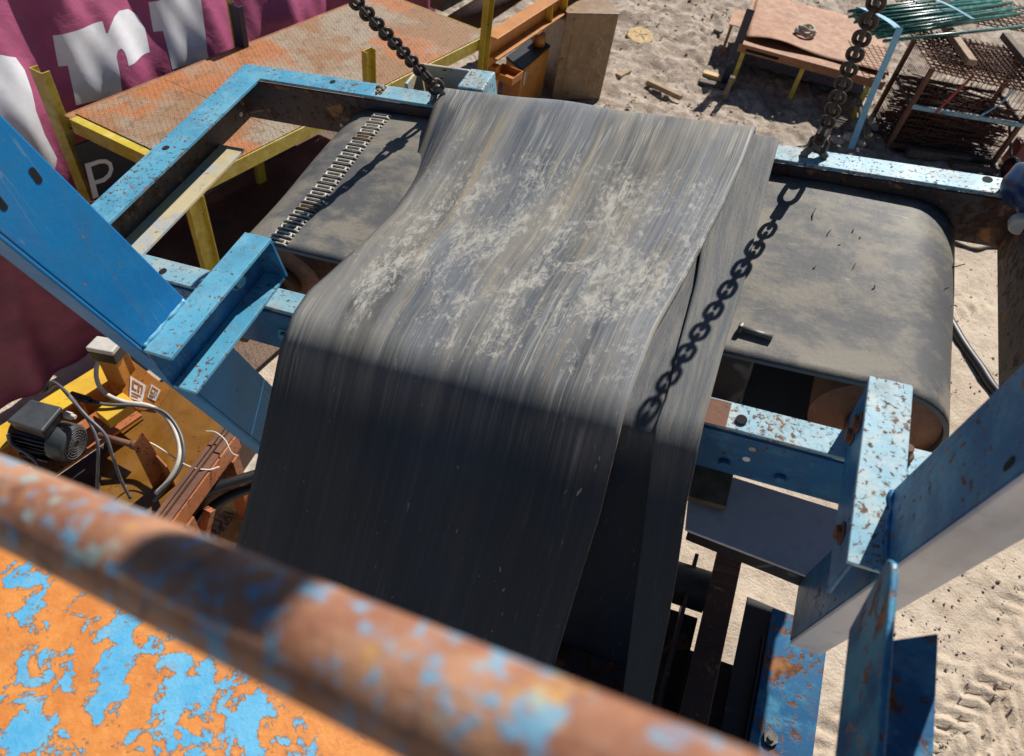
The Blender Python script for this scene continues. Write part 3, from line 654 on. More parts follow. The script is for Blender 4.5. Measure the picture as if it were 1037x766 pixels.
# ------------------------------------------------------------------ tramp iron on the separator belt
WT = WC + RD + .012
def onbelt(x, y, h=.0):
    for w in (WT,):
        u, v, _ = L(x, y, w)
        if u > UR:       # on the curve of the drum
            for it in range(30):
                x2 = u - UR; w = WC + math.sqrt(max((RD + .012) ** 2 - x2 * x2, 0)); u = .5 * u + .5 * L(x, y, w)[0]; v = L(x, y, w)[1]
    return W(u, v, w + h)
spl = [((826, 212), (823, 218), (822, 224), 'forked wire splinter on the belt nearest the back rail'), ((841, 234), (838, 238), (836, 242), 'short upright wire splinter below the forked one'),
       ((864, 233), (863, 236), (862, 238), 'tiny wire splinter right of centre near the back of the belt'), ((871, 241), (870, 243), (869, 244), 'smallest wire speck beside the tiny splinter'),
       ((851, 249), (849, 250), (847, 251), 'flat wire chip lying in the middle of the belt'), ((826, 270), (824, 273), (822, 274), 'wire splinter farthest left, nearest the narrow draped belt'),
       ((867, 266), (864, 272), (860, 279), 'longest straight wire splinter in the middle of the belt'), ((885, 290), (885, 293), (881, 295), 'hooked wire splinter nearest the front of the belt'),
       ((960, 292), (956, 294), (955, 297), 'small bent wire splinter on the curve of the right drum'), ((964, 272), (970, 271), (977, 268), 'wire splinter sticking out past the right drum over the sand'),
       ((963, 311), (966, 311), (969, 311), 'stub of wire poking from the drum edge below the sticking splinter')]
for a, b, c, lab in spl:
    pts = [onbelt(*a, .004), onbelt(*b, .007), onbelt(*c, .002)]
    tag(mk('wire_splinter', tube(BM(), pts, .0017, 6, k=4), 'rust_dark', None, base=pts[2]), lab, 'wire', 'wire splinters stuck to the separator belt')
p, q = onbelt(752, 334, .003), onbelt(782, 343, .003)
bt = thing('bolt', p, 'long loose steel bolt lying on the separator belt beside the narrow draped belt', 'bolt')
mk('shank', cyl(BM(), p, q, .0085, 14), 'steel', bt); d = (p - q).normalized(); mk('head', cyl(BM(), p, p + d * .012, .0165, 6), 'steel', bt, .002)

# ------------------------------------------------------------------ yellow platform
D0, D1, D2, D3 = V((-3.5, 4.253, 1.2)), V((-2.323, 3.82, 1.2)), V((-.813, 6.834, 1.2)), V((-2.008, 7.302, 1.2))
lx = (D2 - D1).normalized(); ex = (D1 - D0).normalized()
FP = frame_at((D1.x, D1.y, 0), lx)
pf = thing('steel_platform', (0, 0, 0), 'raised yellow framed platform with a rusty checker plate deck in front of the pink banner', 'platform', frame=FP)
def inset(p, a, b): return p + lx * a + ex * b
def quad_on(k0, k1):
    return [D0.lerp(D3, k0), D1.lerp(D2, k0), D1.lerp(D2, k1), D0.lerp(D3, k1)]
i0 = [inset(D0, .075, .045), inset(D1, .075, -.012), inset(D2, -.03, -.012), inset(D3, -.03, .045)]
mid0, mid1 = i0[0].lerp(i0[3], .225), i0[1].lerp(i0[2], .225)
g1 = lx * .004
prism(mm := BM(), [i0[0], i0[1], mid1 - g1, mid0 - g1], Z * .006); mk('deck_plate', mm, 'deck', pf)
prism(mm := BM(), [mid0, mid1, i0[2], i0[3]], Z * .006); mk('deck_plate', mm, 'deck', pf)
def edge(a, b, inw, name='deck_beam', mat='yellow'):
    m = BM(); dz = .11; h = .012
    para(m, a - Z * (dz), (b - a), inw * .010, Z * dz); para(m, a + inw * .011 - Z * dz, (b - a), inw * .06, Z * .010); para(m, a + inw * .0105 - Z * .013, b - a, inw * .06, Z * .0105)
    mk(name, m, mat, pf, .002)
edge(D1 + lx * .01, D2, -ex); edge(D0 + lx * .012, D3, ex, mat='rust_plate'); edge(D0 + ex * .0725, D1 - ex * .0725, lx); edge(D3 + ex * .0725, D2 - ex * .0725, -lx)
def post(p, z0, z1, along, out, mat='yellow', w=.13, f=.055):
    m = BM(); channel(m, V((p.x, p.y, z0)) - along * w / 2, V((p.x, p.y, z1)) - along * w / 2, along * w, out * f, .008); mk('post', m, mat, pf, .002)
post(D0 - ex * .05 - lx * .03, 0, 1.52, ex, lx, 'yellow', .12, .06)
pb = G(245, 49, 1.2); post(pb - ex * .02, 1.10, 1.54, ex, lx, 'navy', .10, .05)
m = BM(); para(m, pb - ex * .075 - lx * .012 + Z * -.08, lx * .062, ex * .006, Z * .56); mk('post_edge', m, 'yellow', pf, .001)
pc = D1.lerp(D2, .488); pc.z = 0; zt = zat(pc, 49); post(pc + ex * .015, 0, zt, lx, ex, 'yellow_dull', .10, .05)
pd = D1.lerp(D2, .955); post(pd + ex * .015, 0, 2.3, lx, ex, 'yellow_dull', .10, .055)
pe = G(192, 196, 1.12); post(pe, 0, 1.09, lx, ex, 'yellow', .13, .05)
pg = G(267, 187, .05); post(pg, .02, 1.08, lx, -ex, 'yellow_dull', .09, .04)
# lower checker plate floor
lo = [G(150, 250, .04), G(345, 138, .04), G(430, 100, .04)]
q0 = D0 + lx * -.5 - ex * .05; q1 = D3 - ex * .05 + lx * .2
m = BM(); prism(m, [V((q0.x, q0.y, .06)), V((q0.x, q0.y, .06)) + ex * 2.0, V((q1.x, q1.y, .06)) + ex * 1.6, V((q1.x, q1.y, .06))], Z * .012)
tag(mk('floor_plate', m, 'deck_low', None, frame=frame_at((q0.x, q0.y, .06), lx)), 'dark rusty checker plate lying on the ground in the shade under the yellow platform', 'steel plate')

# ------------------------------------------------------------------ banner and sign
wn = V((lx.y, -lx.x, 0)).normalized()          # faces the platform
W0 = D0 - wn * .16; W0.z = 0
TILT = .42
def SZ(x, y):                                    # along / up on the wall plane behind the platform
    d = V(rayd(x, y)); c = V(CAM); nn_ = (wn + Z * TILT).normalized(); w1 = W0 + Z * 1.1 - wn * .10; t = (w1 - c).dot(nn_) / d.dot(nn_); P = c + d * t
    if P.z < 1.1: t = (W0 - wn * .10 - c).dot(wn) / d.dot(wn); P = c + d * t
    return (P - W0).dot(lx), P.z
def folds(s, z):
    k = max(0, min(1, (z - .2) / 1.2))
    f = .045 * math.sin(s * 7.0 + z * 2.4 + .8 * math.sin(z * 2.1)) + .020 * math.sin(s * 15 - z * 4.0 + 1.3) + .004 * math.sin(s * 31 + z * 6)
    f *= (.35 + .65 * k)
    return f - TILT * .5 * ((z - 1.1) + math.sqrt((z - 1.1) ** 2 + .02))
def wallp(s, z, off=0.0): return W0 + lx * s + Z * z + wn * (folds(s, z) + off - .10)
ban = thing('banner', W0, 'large pink tarpaulin banner with white letters hanging behind the yellow platform', 'banner', frame=frame_at(W0, lx))
bm = BM(); s0, s1, z0, z1 = -4.2, 4.6, .02, 3.2; ns, nz = 560, 130
gr = [[bm.verts.new(wallp(s0 + (s1 - s0) * i / ns, z0 + (z1 - z0) * j / nz)) for i in range(ns + 1)] for j in range(nz + 1)]
for j in range(nz):
    for i in range(ns): bm.faces.new((gr[j][i], gr[j][i + 1], gr[j + 1][i + 1], gr[j + 1][i])).smooth = True
o = mk('cloth', bm, 'banner', ban); sm = o.modifiers.new('thickness', 'SOLIDIFY'); sm.thickness = .004; sm.offset = -1
def letter(px, sc=1.0):
    pts = [SZ(x, y) for x, y in px]; m = BM(); m.faces.new([m.verts.new((s, z, 0)) for s, z in pts])
    bmesh.ops.triangulate(m, faces=m.faces[:], ngon_method='EAR_CLIP')
    ss = [p[0] for p in pts]; zz = [p[1] for p in pts]; st = .03
    for k in range(int((max(ss) - min(ss)) / st)): bmesh.ops.bisect_plane(m, geom=m.verts[:] + m.edges[:] + m.faces[:], plane_co=(min(ss) + st * (k + 1), 0, 0), plane_no=(1, 0, 0))
    for k in range(int((max(zz) - min(zz)) / st)): bmesh.ops.bisect_plane(m, geom=m.verts[:] + m.edges[:] + m.faces[:], plane_co=(0, min(zz) + st * (k + 1), 0), plane_no=(0, 1, 0))
    for v_ in m.verts: v_.co = wallp(v_.co.x, v_.co.y, .006)
    for f in m.faces: f.smooth = True
    mk('letter', m, 'white_paint', ban)
K = 3.457
letter([(-60, 75), (-30, 58), (0, 55), (17, 59), (27, 72), (33, 92), (37, 113), (44, 135), (57, 160), (52, 175), (20, 200), (-60, 180)])
letter([(x / K, y / K) for x, y in ((185, 125), (350, 70), (362, 112), (368, 112), (376, 85), (392, 58), (420, 40), (465, 40), (500, 65), (525, 110), (540, 192), (440, 226), (433, 198), (424, 174), (412, 164), (401, 172), (397, 195), (420, 300), (424, 330), (372, 350), (276, 375), (240, 232), (215, 240))])
letter([(x / K, y / K) for x, y in ((527, 12), (560, 0), (545, -60), (670, -95), (690, 0), (722, 180), (730, 215), (614, 250), (576, 112), (551, 119))])
# lower tarpaulin on the left, leaned out and coloured darker for shade
print('TARP')
ta_, tb_ = G(-120, 470, .05), G(118, 333, .05); tx = (tb_ - ta_).normalized(); ty = V((tx.y, -tx.x, 0)); tlen = (tb_ - ta_).length + .2; print('tarp', tx, ty)
bm = BM(); na, nb = 120, 40; gr = []
for j in range(nb + 1):
    z = 1.25 * j / nb; row = []
    for i in range(na + 1):
        x = tlen * i / na; f = (.035 * math.sin(x * 9 + z * 2) + .02 * math.sin(x * 21 - z * 3 + 1)) + .10 * (1 - z / 1.25) ** 2
        row.append(bm.verts.new(ta_ + tx * x + ty * (f + .22 * z) + Z * z))
    gr.append(row)
for j in range(nb):
    for i in range(na): bm.faces.new((gr[j][i], gr[j][i + 1], gr[j + 1][i + 1], gr[j + 1][i])).smooth = True
o = tag(mk('tarpaulin', bm, 'tarp', None, frame=frame_at(ta_, tx)), 'maroon tarpaulin, darkened for the shade, hanging at the left edge behind the blue leg', 'tarpaulin')
sm = o.modifiers.new('thickness', 'SOLIDIFY'); sm.thickness = .004; sm.offset = -1
# navy sign with the P
sg = thing('sign', W0, 'navy sign with a white P under the left end of the platform', 'sign', frame=frame_at(W0, lx))
sp_ = [SZ(70, 118), SZ(165, 118), SZ(165, 260), SZ(70, 260)]; za, zb = .18, 1.05; sa, sb = SZ(80, 190)[0] - .10, SZ(80, 190)[0] + 1.9
SO = .30
m = BM(); para(m, W0 + lx * sa + Z * za + wn * SO, lx * (sb - sa), wn * .02, Z * (zb - za)); mk('board', m, 'navy_sign', sg, .002)
def PS(x, y):
    d = V(rayd(x, y)); c = V(CAM); pl = W0 + wn * (SO + .022); t = (pl - c).dot(wn) / d.dot(wn); return c + d * t
outer = [(297, 574), (312, 570), (318, 590), (360, 562), (383, 563), (395, 582), (392, 610), (374, 634), (333, 646), (345, 690), (325, 697)]
P_ = [PS(x / K, y / K) for x, y in outer]
stem = [(296, 574), (313, 569), (345, 688), (326, 696)]
bowl_o = [(313, 570), (345, 559), (372, 558), (390, 570), (396, 592), (388, 617), (366, 637), (330, 647)]
bowl_i = [(317, 584), (348, 573), (368, 572), (380, 580), (382, 594), (376, 609), (360, 623), (328, 634)]
m = BM(); prism(m, [PS(x / K, y / K) for x, y in stem], wn * .003)
for i in range(len(bowl_o) - 1): prism(m, [PS(x / K, y / K) for x, y in (bowl_o[i], bowl_o[i + 1], bowl_i[i + 1], bowl_i[i])], wn * .0025)
mk('letter', m, 'white_paint', sg)
m = BM(); para(m, D0 - Z * .1 + ex * .0, ex * .0118, lx * .08, Z * .10); mk('corner_plate', m, 'yellow', pf)

# ------------------------------------------------------------------ orange machine frame and hopper beyond the platform
mb = V((-.83, 6.78, 0)); me_ = V((-.12, 8.55, 0)); mx = (me_ - mb).normalized(); my = V((mx.y, -mx.x, 0))
om = thing('machine_frame', mb, 'orange steel I-beam frame with gussets standing behind the right end of the platform', 'machine frame', frame=frame_at(mb, mx))
zb = .98; a = V((mb.x, mb.y, zb)) + mx * .05; b = V((me_.x, me_.y, zb)) + mx * .8
m = BM(); bar(m, a, b, .20, .014); bar(m, a + Z * .19, b + Z * .19, .15, .014); bar(m, a + Z * .095, b + Z * .095, .012, .175); mk('beam', m, 'orange', om, .002)
for k in (1.15, 1.5, 1.9):
    m = BM(); p = a + mx * k + Z * .008; prism(m, [p + my * .008, p + my * .095, p + my * .07 + Z * .17, p + my * .008 + Z * .174], mx * .012); mk('gusset', m, 'orange_yellow', om)
m = BM(); bar(m, a - my * .02 + Z * -.06, b - my * .02 + Z * -.06, .06, .09); mk('lower_rail', m, 'orange', om, .003)
for k in (.12, 1.72, 2.4):
    p = a + mx * k; m = BM(); bar(m, V((p.x, p.y, 0)), V((p.x, p.y, zb - .12)), .11, .09, mx); mk('column', m, 'orange', om, .003)
m = BM(); p = a + mx * .10 - Z * .25; para(m, p, mx * .22, my * .24, Z * .012)
for e in ((p, mx * .22, my * .008), (p + my * .232, mx * .22, my * .008), (p + my * .008, mx * .008, my * .224), (p + mx * .212 + my * .008, mx * .008, my * .224)): para(m, e[0] + Z * .0121, e[1], e[2], Z * .06)
mk('tray', m, 'orange', om)
m = BM(); bar(m, a - my * .95 + mx * .5 + Z * .1, b - my * .95 + Z * .1, .16, .2); mk('beam', m, 'dark_timber', om, .004)
m = BM(); cyl(m, a - my * .55 + Z * .02 + mx * .25, b - my * .6 + Z * .05, .13, 24); mk('pipe', m, 'rust_dark', om)
hp0 = G(522, 112, 0); 
hz = .62; h4 = [G(513, 57, hz), G(529, 70, hz), G(557, 46, hz), G(541, 36, hz)]
ho = thing('cabinet', V((h4[1].x, h4[1].y, 0)), 'orange steel cabinet with a black lid standing under the orange beam', 'cabinet', frame=frame_at((h4[1].x, h4[1].y, 0), h4[2] - h4[1]))
m = BM(); prism(m, [V((p.x, p.y, .0)) for p in h4], Z * (hz - .03)); mk('body', m, 'orange', ho, .008)
c = sum(h4, V()) / 4; m = BM(); prism(m, [c + (p - c) * 1.03 - Z * .03 for p in h4], Z * .03); mk('lid', m, 'motor_dark', ho, .008)
q = h4[2].lerp(h4[3], .4); q = q.lerp(c, .35); m = BM(); cyl(m, V((q.x, q.y, hz)), V((q.x, q.y, hz + .13)), .075, 20, .06); mk('filler_neck', m, 'orange', ho)
sd = (h4[2] - h4[1]).normalized(); nn = V((sd.y, -sd.x, 0)); p = h4[1] + sd * .05 - Z * .20 + nn * .006; m = BM(); para(m, p, sd * .03, nn * .012, Z * .15); mk('handle', m, 'plastic_grey', ho, .003)
# tan bin
tz = 1.0; f0, f1 = G(574, 14, tz), G(627, 15, tz); fd = (f1 - f0).normalized(); fn = V((-fd.y, fd.x, 0))
tb = thing('steel_bin', V((f1.x, f1.y, 0)), 'tall tan steel bin with dark paint runs beside the open sand', 'bin', frame=frame_at((f1.x, f1.y, 0), fd))
m = BM(); para(m, V((f0.x, f0.y, 0)), f1 - f0, fn * 1.0, Z * tz); mk('shell', m, 'tan_steel', tb, .006)
m = BM(); para(m, f0 - fn * .006 - fd * .004 + Z * .0, (f1 - f0) + fd * .008, fn * 1.012, Z * .012); mk('top_plate', m, 'pale_web' if False else 'tan_steel', tb, .004)
m = BM(); para(m, f0 + fd * .10 - fn * .004 - Z * .9, fd * .10, fn * .003, Z * .86); mk('stiffener', m, 'tan_steel', tb, .003)

# ------------------------------------------------------------------ plate table at the back right
tzz = .55; t0, t1 = G(749, 44, tzz), G(897, 84, tzz); td = (t1 - t0).normalized(); tn = V((-td.y, td.x, 0)); tl = (t1 - t0).length
tt = thing('steel_table', V((t0.x, t0.y, 0)), 'rusty steel sheet table on yellow legs at the far right of the yard', 'table', frame=frame_at((t0.x, t0.y, 0), td))
m = BM(); para(m, t0 - Z * .10, td * tl, tn * .012, Z * .10); mk('front_skirt', m, 'rust_plate', tt, .002)
m = BM(); para(m, t0 + tn * .013 - Z * .01, td * tl, tn * 1.9, Z * .008); mk('table_top', m, 'rust_plate', tt, .002)
m = BM(); para(m, t0 + td * .10 - Z * .075 - tn * .003, td * .42, tn * .003, Z * .035); mk('slot', m, 'hole', tt)
m = BM(); nsx, nsy = 40, 16; gg = []
for j in range(nsy + 1):
    row = []
    for i in range(nsx + 1):
        a_, b_ = i / nsx, j / nsy; h = .012 + .05 * max(0, math.sin(a_ * 3.4 + .4)) * (1 - b_) ** 3 + .03 * (1 - b_) ** 4 * math.sin(a_ * 9)
        row.append(m.verts.new(t0 + td * (.05 + a_ * (tl - .02)) + tn * (.16 + .05 * math.sin(a_ * 3) + b_ * 1.65) + Z * max(h, .004)))
    gg.append(row)
for j in range(nsy):
    for i in range(nsx): m.faces.new((gg[j][i], gg[j][i + 1], gg[j + 1][i + 1], gg[j + 1][i])).smooth = True
o = tag(mk('steel_sheet', m, 'rust_plate', None, frame=frame_at((t0.x, t0.y, tzz), td)), 'warped orange-brown steel sheet lying on the far table top', 'steel sheet'); s_ = o.modifiers.new('thickness', 'SOLIDIFY'); s_.thickness = .005
for px, py in ((747, 74), (813, 72), (880, 100)):
    k = (G(px, py, tzz - .1) - t0).dot(td); 
    for dd in (.05, 1.6):
        p = t0 + td * k + tn * dd; m = BM(); bar(m, V((p.x, p.y, 0)), V((p.x, p.y, tzz - .11)), .055, .055, td); mk('leg', m, 'yellow' if dd < 1 else 'dark_web', tt, .003)
m = BM(); p = t0 + tn * .5; para(m, V((p.x, p.y, .12)), td * tl, tn * .6, Z * .02); mk('shelf', m, 'dark_web', tt)
p = t0 - td * .06 + tn * .02; m = BM(); channel(m, V((p.x, p.y, .0)), V((p.x, p.y, .95)), td * .10, tn * .06, .01); mk('corner_post', m, 'navy', tt, .002)
p = t0 - td * .20 + tn * .9; m = BM(); para(m, V((p.x, p.y, .40)), td * .5, tn * .6, Z * .01)
for a_ in (.02, .44): para(m, V((p.x, p.y, 0)) + td * a_ + tn * .02, td * .04, tn * .04, Z * .399)
tag(mk('side_bench', m, 'rust_plate', None, frame=frame_at((p.x, p.y, 0), td)), 'low rusty bench behind the left corner of the steel table', 'bench')
c = G(815, 34, .60); m = BM()
for k in range(4): tube(m, [c + V((math.cos(a_) * (.13 - .015 * k) + .015 * math.sin(a_ * 3 + k), math.sin(a_) * (.10 - .01 * k), .012 + .022 * k + .012 * math.sin(a_ * 2 + k * 2))) for a_ in [i * .45 for i in range(15)]], .016, 7, k=2)
tag(mk('rope_coil', m, 'rope', None, base=c), 'small pale coil lying on the rusty steel sheet of the table', 'coil')

# ------------------------------------------------------------------ rebar stillage
r0, r1 = G(900, 146, .05), G(1006, 164, .05); rd = (r1 - r0).normalized(); rn = V((-rd.y, rd.x, 0)); rl = (r1 - r0).length; RZ = 1.0; DP = .75
st = thing('stillage', V((r0.x, r0.y, 0)), 'rusty steel stillage crate full of rebar offcuts at the far right', 'stillage', frame=frame_at((r0.x, r0.y, 0), rd))
cor = [V((p.x, p.y, 0)) for p in (r0, r1, r1 + rn * DP, r0 + rn * DP)]
for i, p in enumerate(cor): m = BM(); bar(m, p, p + Z * RZ, .05, .05, rd); mk('post', m, 'rust', st, .003)
m = BM()
for i in range(4):
    bar(m, cor[i] + Z * .06, cor[(i + 1) % 4] + Z * .06, .06, .06)
mk('base_frame', m, 'rust_dark', st, .003)
zm = zat(cor[0] + rd * rl * .3, 102)
m = BM(); bar(m, cor[0] + Z * .56 - rn * .03, cor[1] + Z * .56 - rn * .03, .03, .05); mk('front_rail', m, 'worn_blue', st, .003)
m = BM()
for i in (1, 2, 3): bar(m, cor[i] + Z * .56, cor[(i + 1) % 4] + Z * .56, .03, .04)
mk('side_rail', m, 'rust_dark', st, .003)
m = BM()
for i in range(24): p = cor[0] + rd * rl * (i + .5) / 24 + rn * .01; bar(m, p + Z * .09, p + Z * RZ, .005, .005, rd)
for i in range(10): bar(m, cor[0] + Z * (.12 + i * .065) + rn * .016, cor[1] + Z * (.12 + i * .065) + rn * .016, .005, .005)
for i in range(16): p = cor[0] + rn * DP * (i + .5) / 16; bar(m, p + Z * .09, p + Z * RZ, .005, .005, rn)
for i in range(8): bar(m, cor[0] + Z * (.12 + i * .08), cor[3] + Z * (.12 + i * .08), .005, .005)
mk('mesh_panel', m, 'rebar_dark', st)
m = BM()
m2 = BM(); para(m2, cor[0] + Z * .03 + rd * .05, rd * (rl - .1), rn * (DP - .1), Z * .02); mk('floor', m2, 'black_steel', st)
for i in range(560):
    a_ = random.uniform(.03, .97); b_ = random.uniform(.05, .93); z_ = random.uniform(.08, .62); p = cor[0] + rd * rl * a_ + rn * DP * b_ + Z * z_
    e = random.uniform(-.5, .5); d_ = (rd * math.cos(e) + rn * math.sin(e) * .6 + Z * random.uniform(-.12, .12)).normalized(); ln = random.uniform(.15, .35)
    lo_ = max(-a_ * rl + .02, -ln); hi_ = min((1 - a_) * rl - .02, ln); cyl(m, p + d_ * lo_, p + d_ * hi_, .008, 5)
tag(mk('rebar_offcut', m, 'rebar_dark', None, frame=frame_at(cor[0], rd)), 'tangle of short rusty rebar offcuts inside the steel stillage', 'rebar', kind='stuff')
for k, (a_, z_, ln_, lab) in enumerate(((.15, .10, .8, 'dark timber baulk lying in front of the stillage base'), (.55, .07, .6, 'shorter dark timber baulk in front of the stillage, nearer the wheel'))):
    p = cor[0] + rd * rl * a_ - rn * (.16 + .10 * k) + Z * .002; m = BM(); para(m, p, (rd + rn * .08) * ln_, rn * .09, Z * z_); tag(mk('timber_baulk', m, 'dark_timber', None, .005, base=p), lab, 'timber', 'dark baulks by the stillage')
# rebar mats on top
def mat_(org, d, n_, ln, wd, s1_, s2_, sag, label, mat='rebar'):
    m = BM()
    k = int(wd / s1_)
    for i in range(k): tube(m, [org + d * (ln * t) + n_ * (i * s1_) - Z * sag * math.sin(t * math.pi) + Z * random.uniform(-.008, .008) for t in (0, .25, .5, .75, 1)], .0065, 5, k=2)
    k = int(ln / s2_)
    for i in range(k): p = org + d * (i * s2_) + Z * (.012 - sag * math.sin(i * s2_ / ln * math.pi)); tube(m, [p - n_ * .06, p + n_ * wd * .5, p + n_ * (wd - .02)], .0065, 5, k=1)
    return tag(mk('rebar_mat', m, mat, None, frame=frame_at(org, d)), label, 'rebar mat', 'rusty rebar mats')
top = cor[0] + Z * (RZ + .02)
mat_(top - rd * .05 - rn * .10, rd, rn, 2.2, 1.1, .09, .075, .05, 'rusty rebar mat lying on the stillage under the green bars')
mat_(top - rd * .02 - rn * .08 + Z * .03, rd, rn, 2.2, 1.1, .10, .085, .05, 'second rusty rebar mat resting on the lower mat under the timber')
mat_(top + rd * .05 + rn * .0 + Z * .06, rd, rn, 2.1, .9, .075, .07, .03, 'uppermost rusty rebar mat right under the green bars', 'rebar_dark')
mat_(top + rn * 1.15 + Z * .14 - rd * .15, rd, rn, 2.4, 1.0, .09, .08, .0, 'rusty rebar mat farthest back, behind the green bars')
for k in range(2):
    p = top + rd * (.32 + .75 * k) + Z * .075 + rn * -.0; m = BM(); para(m, p, rd * (.10 if k == 0 else .09), rn * 1.0, Z * .07); tag(mk('timber_block', m, 'timber' if k == 0 else 'dark_timber', None, .006, frame=frame_at(p, rd)), 'pale timber bearer end under the green bars, on the rebar mats' if k == 0 else 'dark timber bearer under the green bars near the right edge', 'timber', 'timber bearers')
names = ['frontmost', 'second from the front', 'third from the front', 'fourth from the front', 'fifth from the front', 'sixth from the front', 'seventh from the front', 'hindmost of the bottom layer']
gz = top.z + .17; gb0 = G(893, 42, gz); gd = (G(1037, 22, gz) - gb0).normalized(); gn = V((-gd.y, gd.x, 0))
for k in range(22):
    lay = k // 8; i = k % 8; base = gb0 + gn * (.0 + i * .085 + lay * .04) + Z * (lay * .045) + gd * random.uniform(-.10, .12); e = random.uniform(-.06, .06)
    d_ = (gd * math.cos(e) + gn * math.sin(e) + Z * random.uniform(-.004, .018)).normalized()
    lab = 'green bar, ' + ['nearest the camera', 'second from the front', 'third from the front', 'fourth from the front', 'fifth from the front', 'sixth from the front', 'seventh from the front', 'hindmost'][i] + ' in the ' + ['bottom', 'middle', 'top'][lay] + ' layer of the bundle'
    tag(mk('green_bar', cyl(BM(), base, base + d_ * 2.6, random.uniform(.014, .024), 8), 'green_bar', None, base=base), lab, 'steel bar', 'green bars in the bundle')
# webbing
def strap(pts, w, side, mat, name, label, cat, group=None, t=.004):
    sp = spline(pts, 6); m = BM(); prev = None
    for i, p in enumerate(sp):
        ds = (sp[min(i + 1, len(sp) - 1)] - sp[max(i - 1, 0)]).normalized(); n_ = ds.cross(side).normalized()
        r = [m.verts.new(p - side * w / 2), m.verts.new(p + side * w / 2), m.verts.new(p + side * w / 2 + n_ * t), m.verts.new(p - side * w / 2 + n_ * t)]
        if prev:
            for j in range(4): m.faces.new((prev[j], prev[(j + 1) % 4], r[(j + 1) % 4], r[j]))
        else: m.faces.new(r)
        prev = r
    m.faces.new(prev[::-1]); return tag(mk(name, m, mat, None, base=pts[-1]), label, cat, group)
e0 = gb0 + gd * .10
sideb = (rd + V((0, 0, .1))).normalized()
pA = e0 + Z * .14 + gn * .5; pB = e0 + Z * .15 - gn * .03; 
gB = G(861, 152, .0)
strap([pA, pA.lerp(pB, .6) + Z * .02, pB, pB - Z * .06 - gn * .04, V(pB).lerp(gB, .55), gB + Z * .01], .075, sideb, 'strap_blue', 'strap', 'pale blue webbing strap hanging from the green bars down to the ground', 'strap', 'blue webbing straps')
pA2 = gb0 + gd * 1.25 + Z * .15; strap([pA2 + gn * .7, pA2 + gn * .3 + gd * .10 + Z * .01, pA2 + gd * .22 - Z * .03], .045, sideb, 'strap_blue', 'strap', 'pale blue webbing strap across the green bars at the top right edge', 'strap', 'blue webbing straps')
fr = -rn * .045
J = cor[0] + rd * rl * .22 + Z * .54 + fr
strap([cor[0] + rd * rl * .33 + Z * 1.0 + fr, cor[0] + rd * rl * .27 + Z * .76 + fr, J], .035, rd, 'strap_red', 'sling', 'red webbing sling hanging straight down the front of the stillage', 'sling', 'red slings')
strap([cor[0] + rd * rl * .68 + Z * 1.0 + fr, cor[0] + rd * rl * .54 + Z * .78 + fr, cor[0] + rd * rl * .36 + Z * .58 + fr, J + rd * .02], .05, (rd + Z * .8).normalized(), 'strap_red', 'sling', 'red webbing sling slanting across the front of the stillage', 'sling', 'red slings')
m = BM(); tube(m, [cor[0] + rd * rl * .73 + Z * .99 + fr, cor[0] + rd * rl * .70 + Z * .78 + fr, cor[0] + rd * rl * .60 + Z * .58 + fr], .010, 6); tag(mk('rope', m, 'strap_blue', None, base=cor[0]), 'thin pale rope hanging beside the red slings', 'rope')
# things around it
c = r1 + rd * .30 + rn * .15; m = BM()
for i in range(28):
    pass
def torus(m, c, ax, Rr, rr, n=28, k=10):
    d, s, u = axes(V(ax), Z if abs(V(ax).normalized().z) < .9 else X); rings = []
    for i in range(n):
        a_ = 2 * math.pi * i / n; o_ = s * math.cos(a_) + u * math.sin(a_); rings.append([m.verts.new(c + o_ * (Rr + rr * math.cos(2 * math.pi * j / k)) + d * rr * math.sin(2 * math.pi * j / k)) for j in range(k)])
    for i in range(n):
        for j in range(k): m.faces.new((rings[i][j], rings[i][(j + 1) % k], rings[(i + 1) % n][(j + 1) % k], rings[(i + 1) % n][j])).smooth = True
tc = G(1022, 172, .12); wh = thing('wheel', V((tc.x, tc.y, 0)), 'small black wheel on the sand beside the stillage, behind the right corner of the frame', 'wheel')
torus(m, V((tc.x, tc.y, .14)), rd, .10, .042); mk('tyre', m, 'black_rubber', wh); m = BM(); cyl(m, V((tc.x, tc.y, .14)) - rd * .02, V((tc.x, tc.y, .14)) + rd * .02, .075, 20); mk('rim', m, 'red', wh)
hb = tc + rn * .22; m = BM(); tube(m, [V((tc.x, tc.y, .16)), hb + Z * .15, hb + rn * .5 + Z * .45 - rd * .05], .016, 8); tag(mk('handle_bar', m, 'black_steel', None, base=hb), 'bent black steel bar leaning behind the small wheel', 'bar')
m = BM(); p = tc + rn * .25 + rd * .12; para(m, V((p.x, p.y, .01)), rd * .25, rn * .2, Z * .32); para(m, V((p.x, p.y, .33)) + rd * .06 + rn * .06, rd * .10, rn * .06, Z * .05); tag(mk('fuel_can', m, 'red', None, .02, base=V((p.x, p.y, 0))), 'dark red can behind the small wheel at the right edge', 'can')
for k, (a_, b_, h_, ln) in enumerate((((858, 118), (845, 128), .5, 0), ((884, 150), (868, 100), .35, 0))):
    p, q = G(*a_, .02), G(*b_, h_); m = BM(); bar(m, p, q, .09, .025); tag(mk('board', m, 'timber_grey', None, .003, base=p), ['grey board leaning under the right end of the steel table', 'grey board propped beside the blue strap'][k], 'board', 'grey boards by the table')
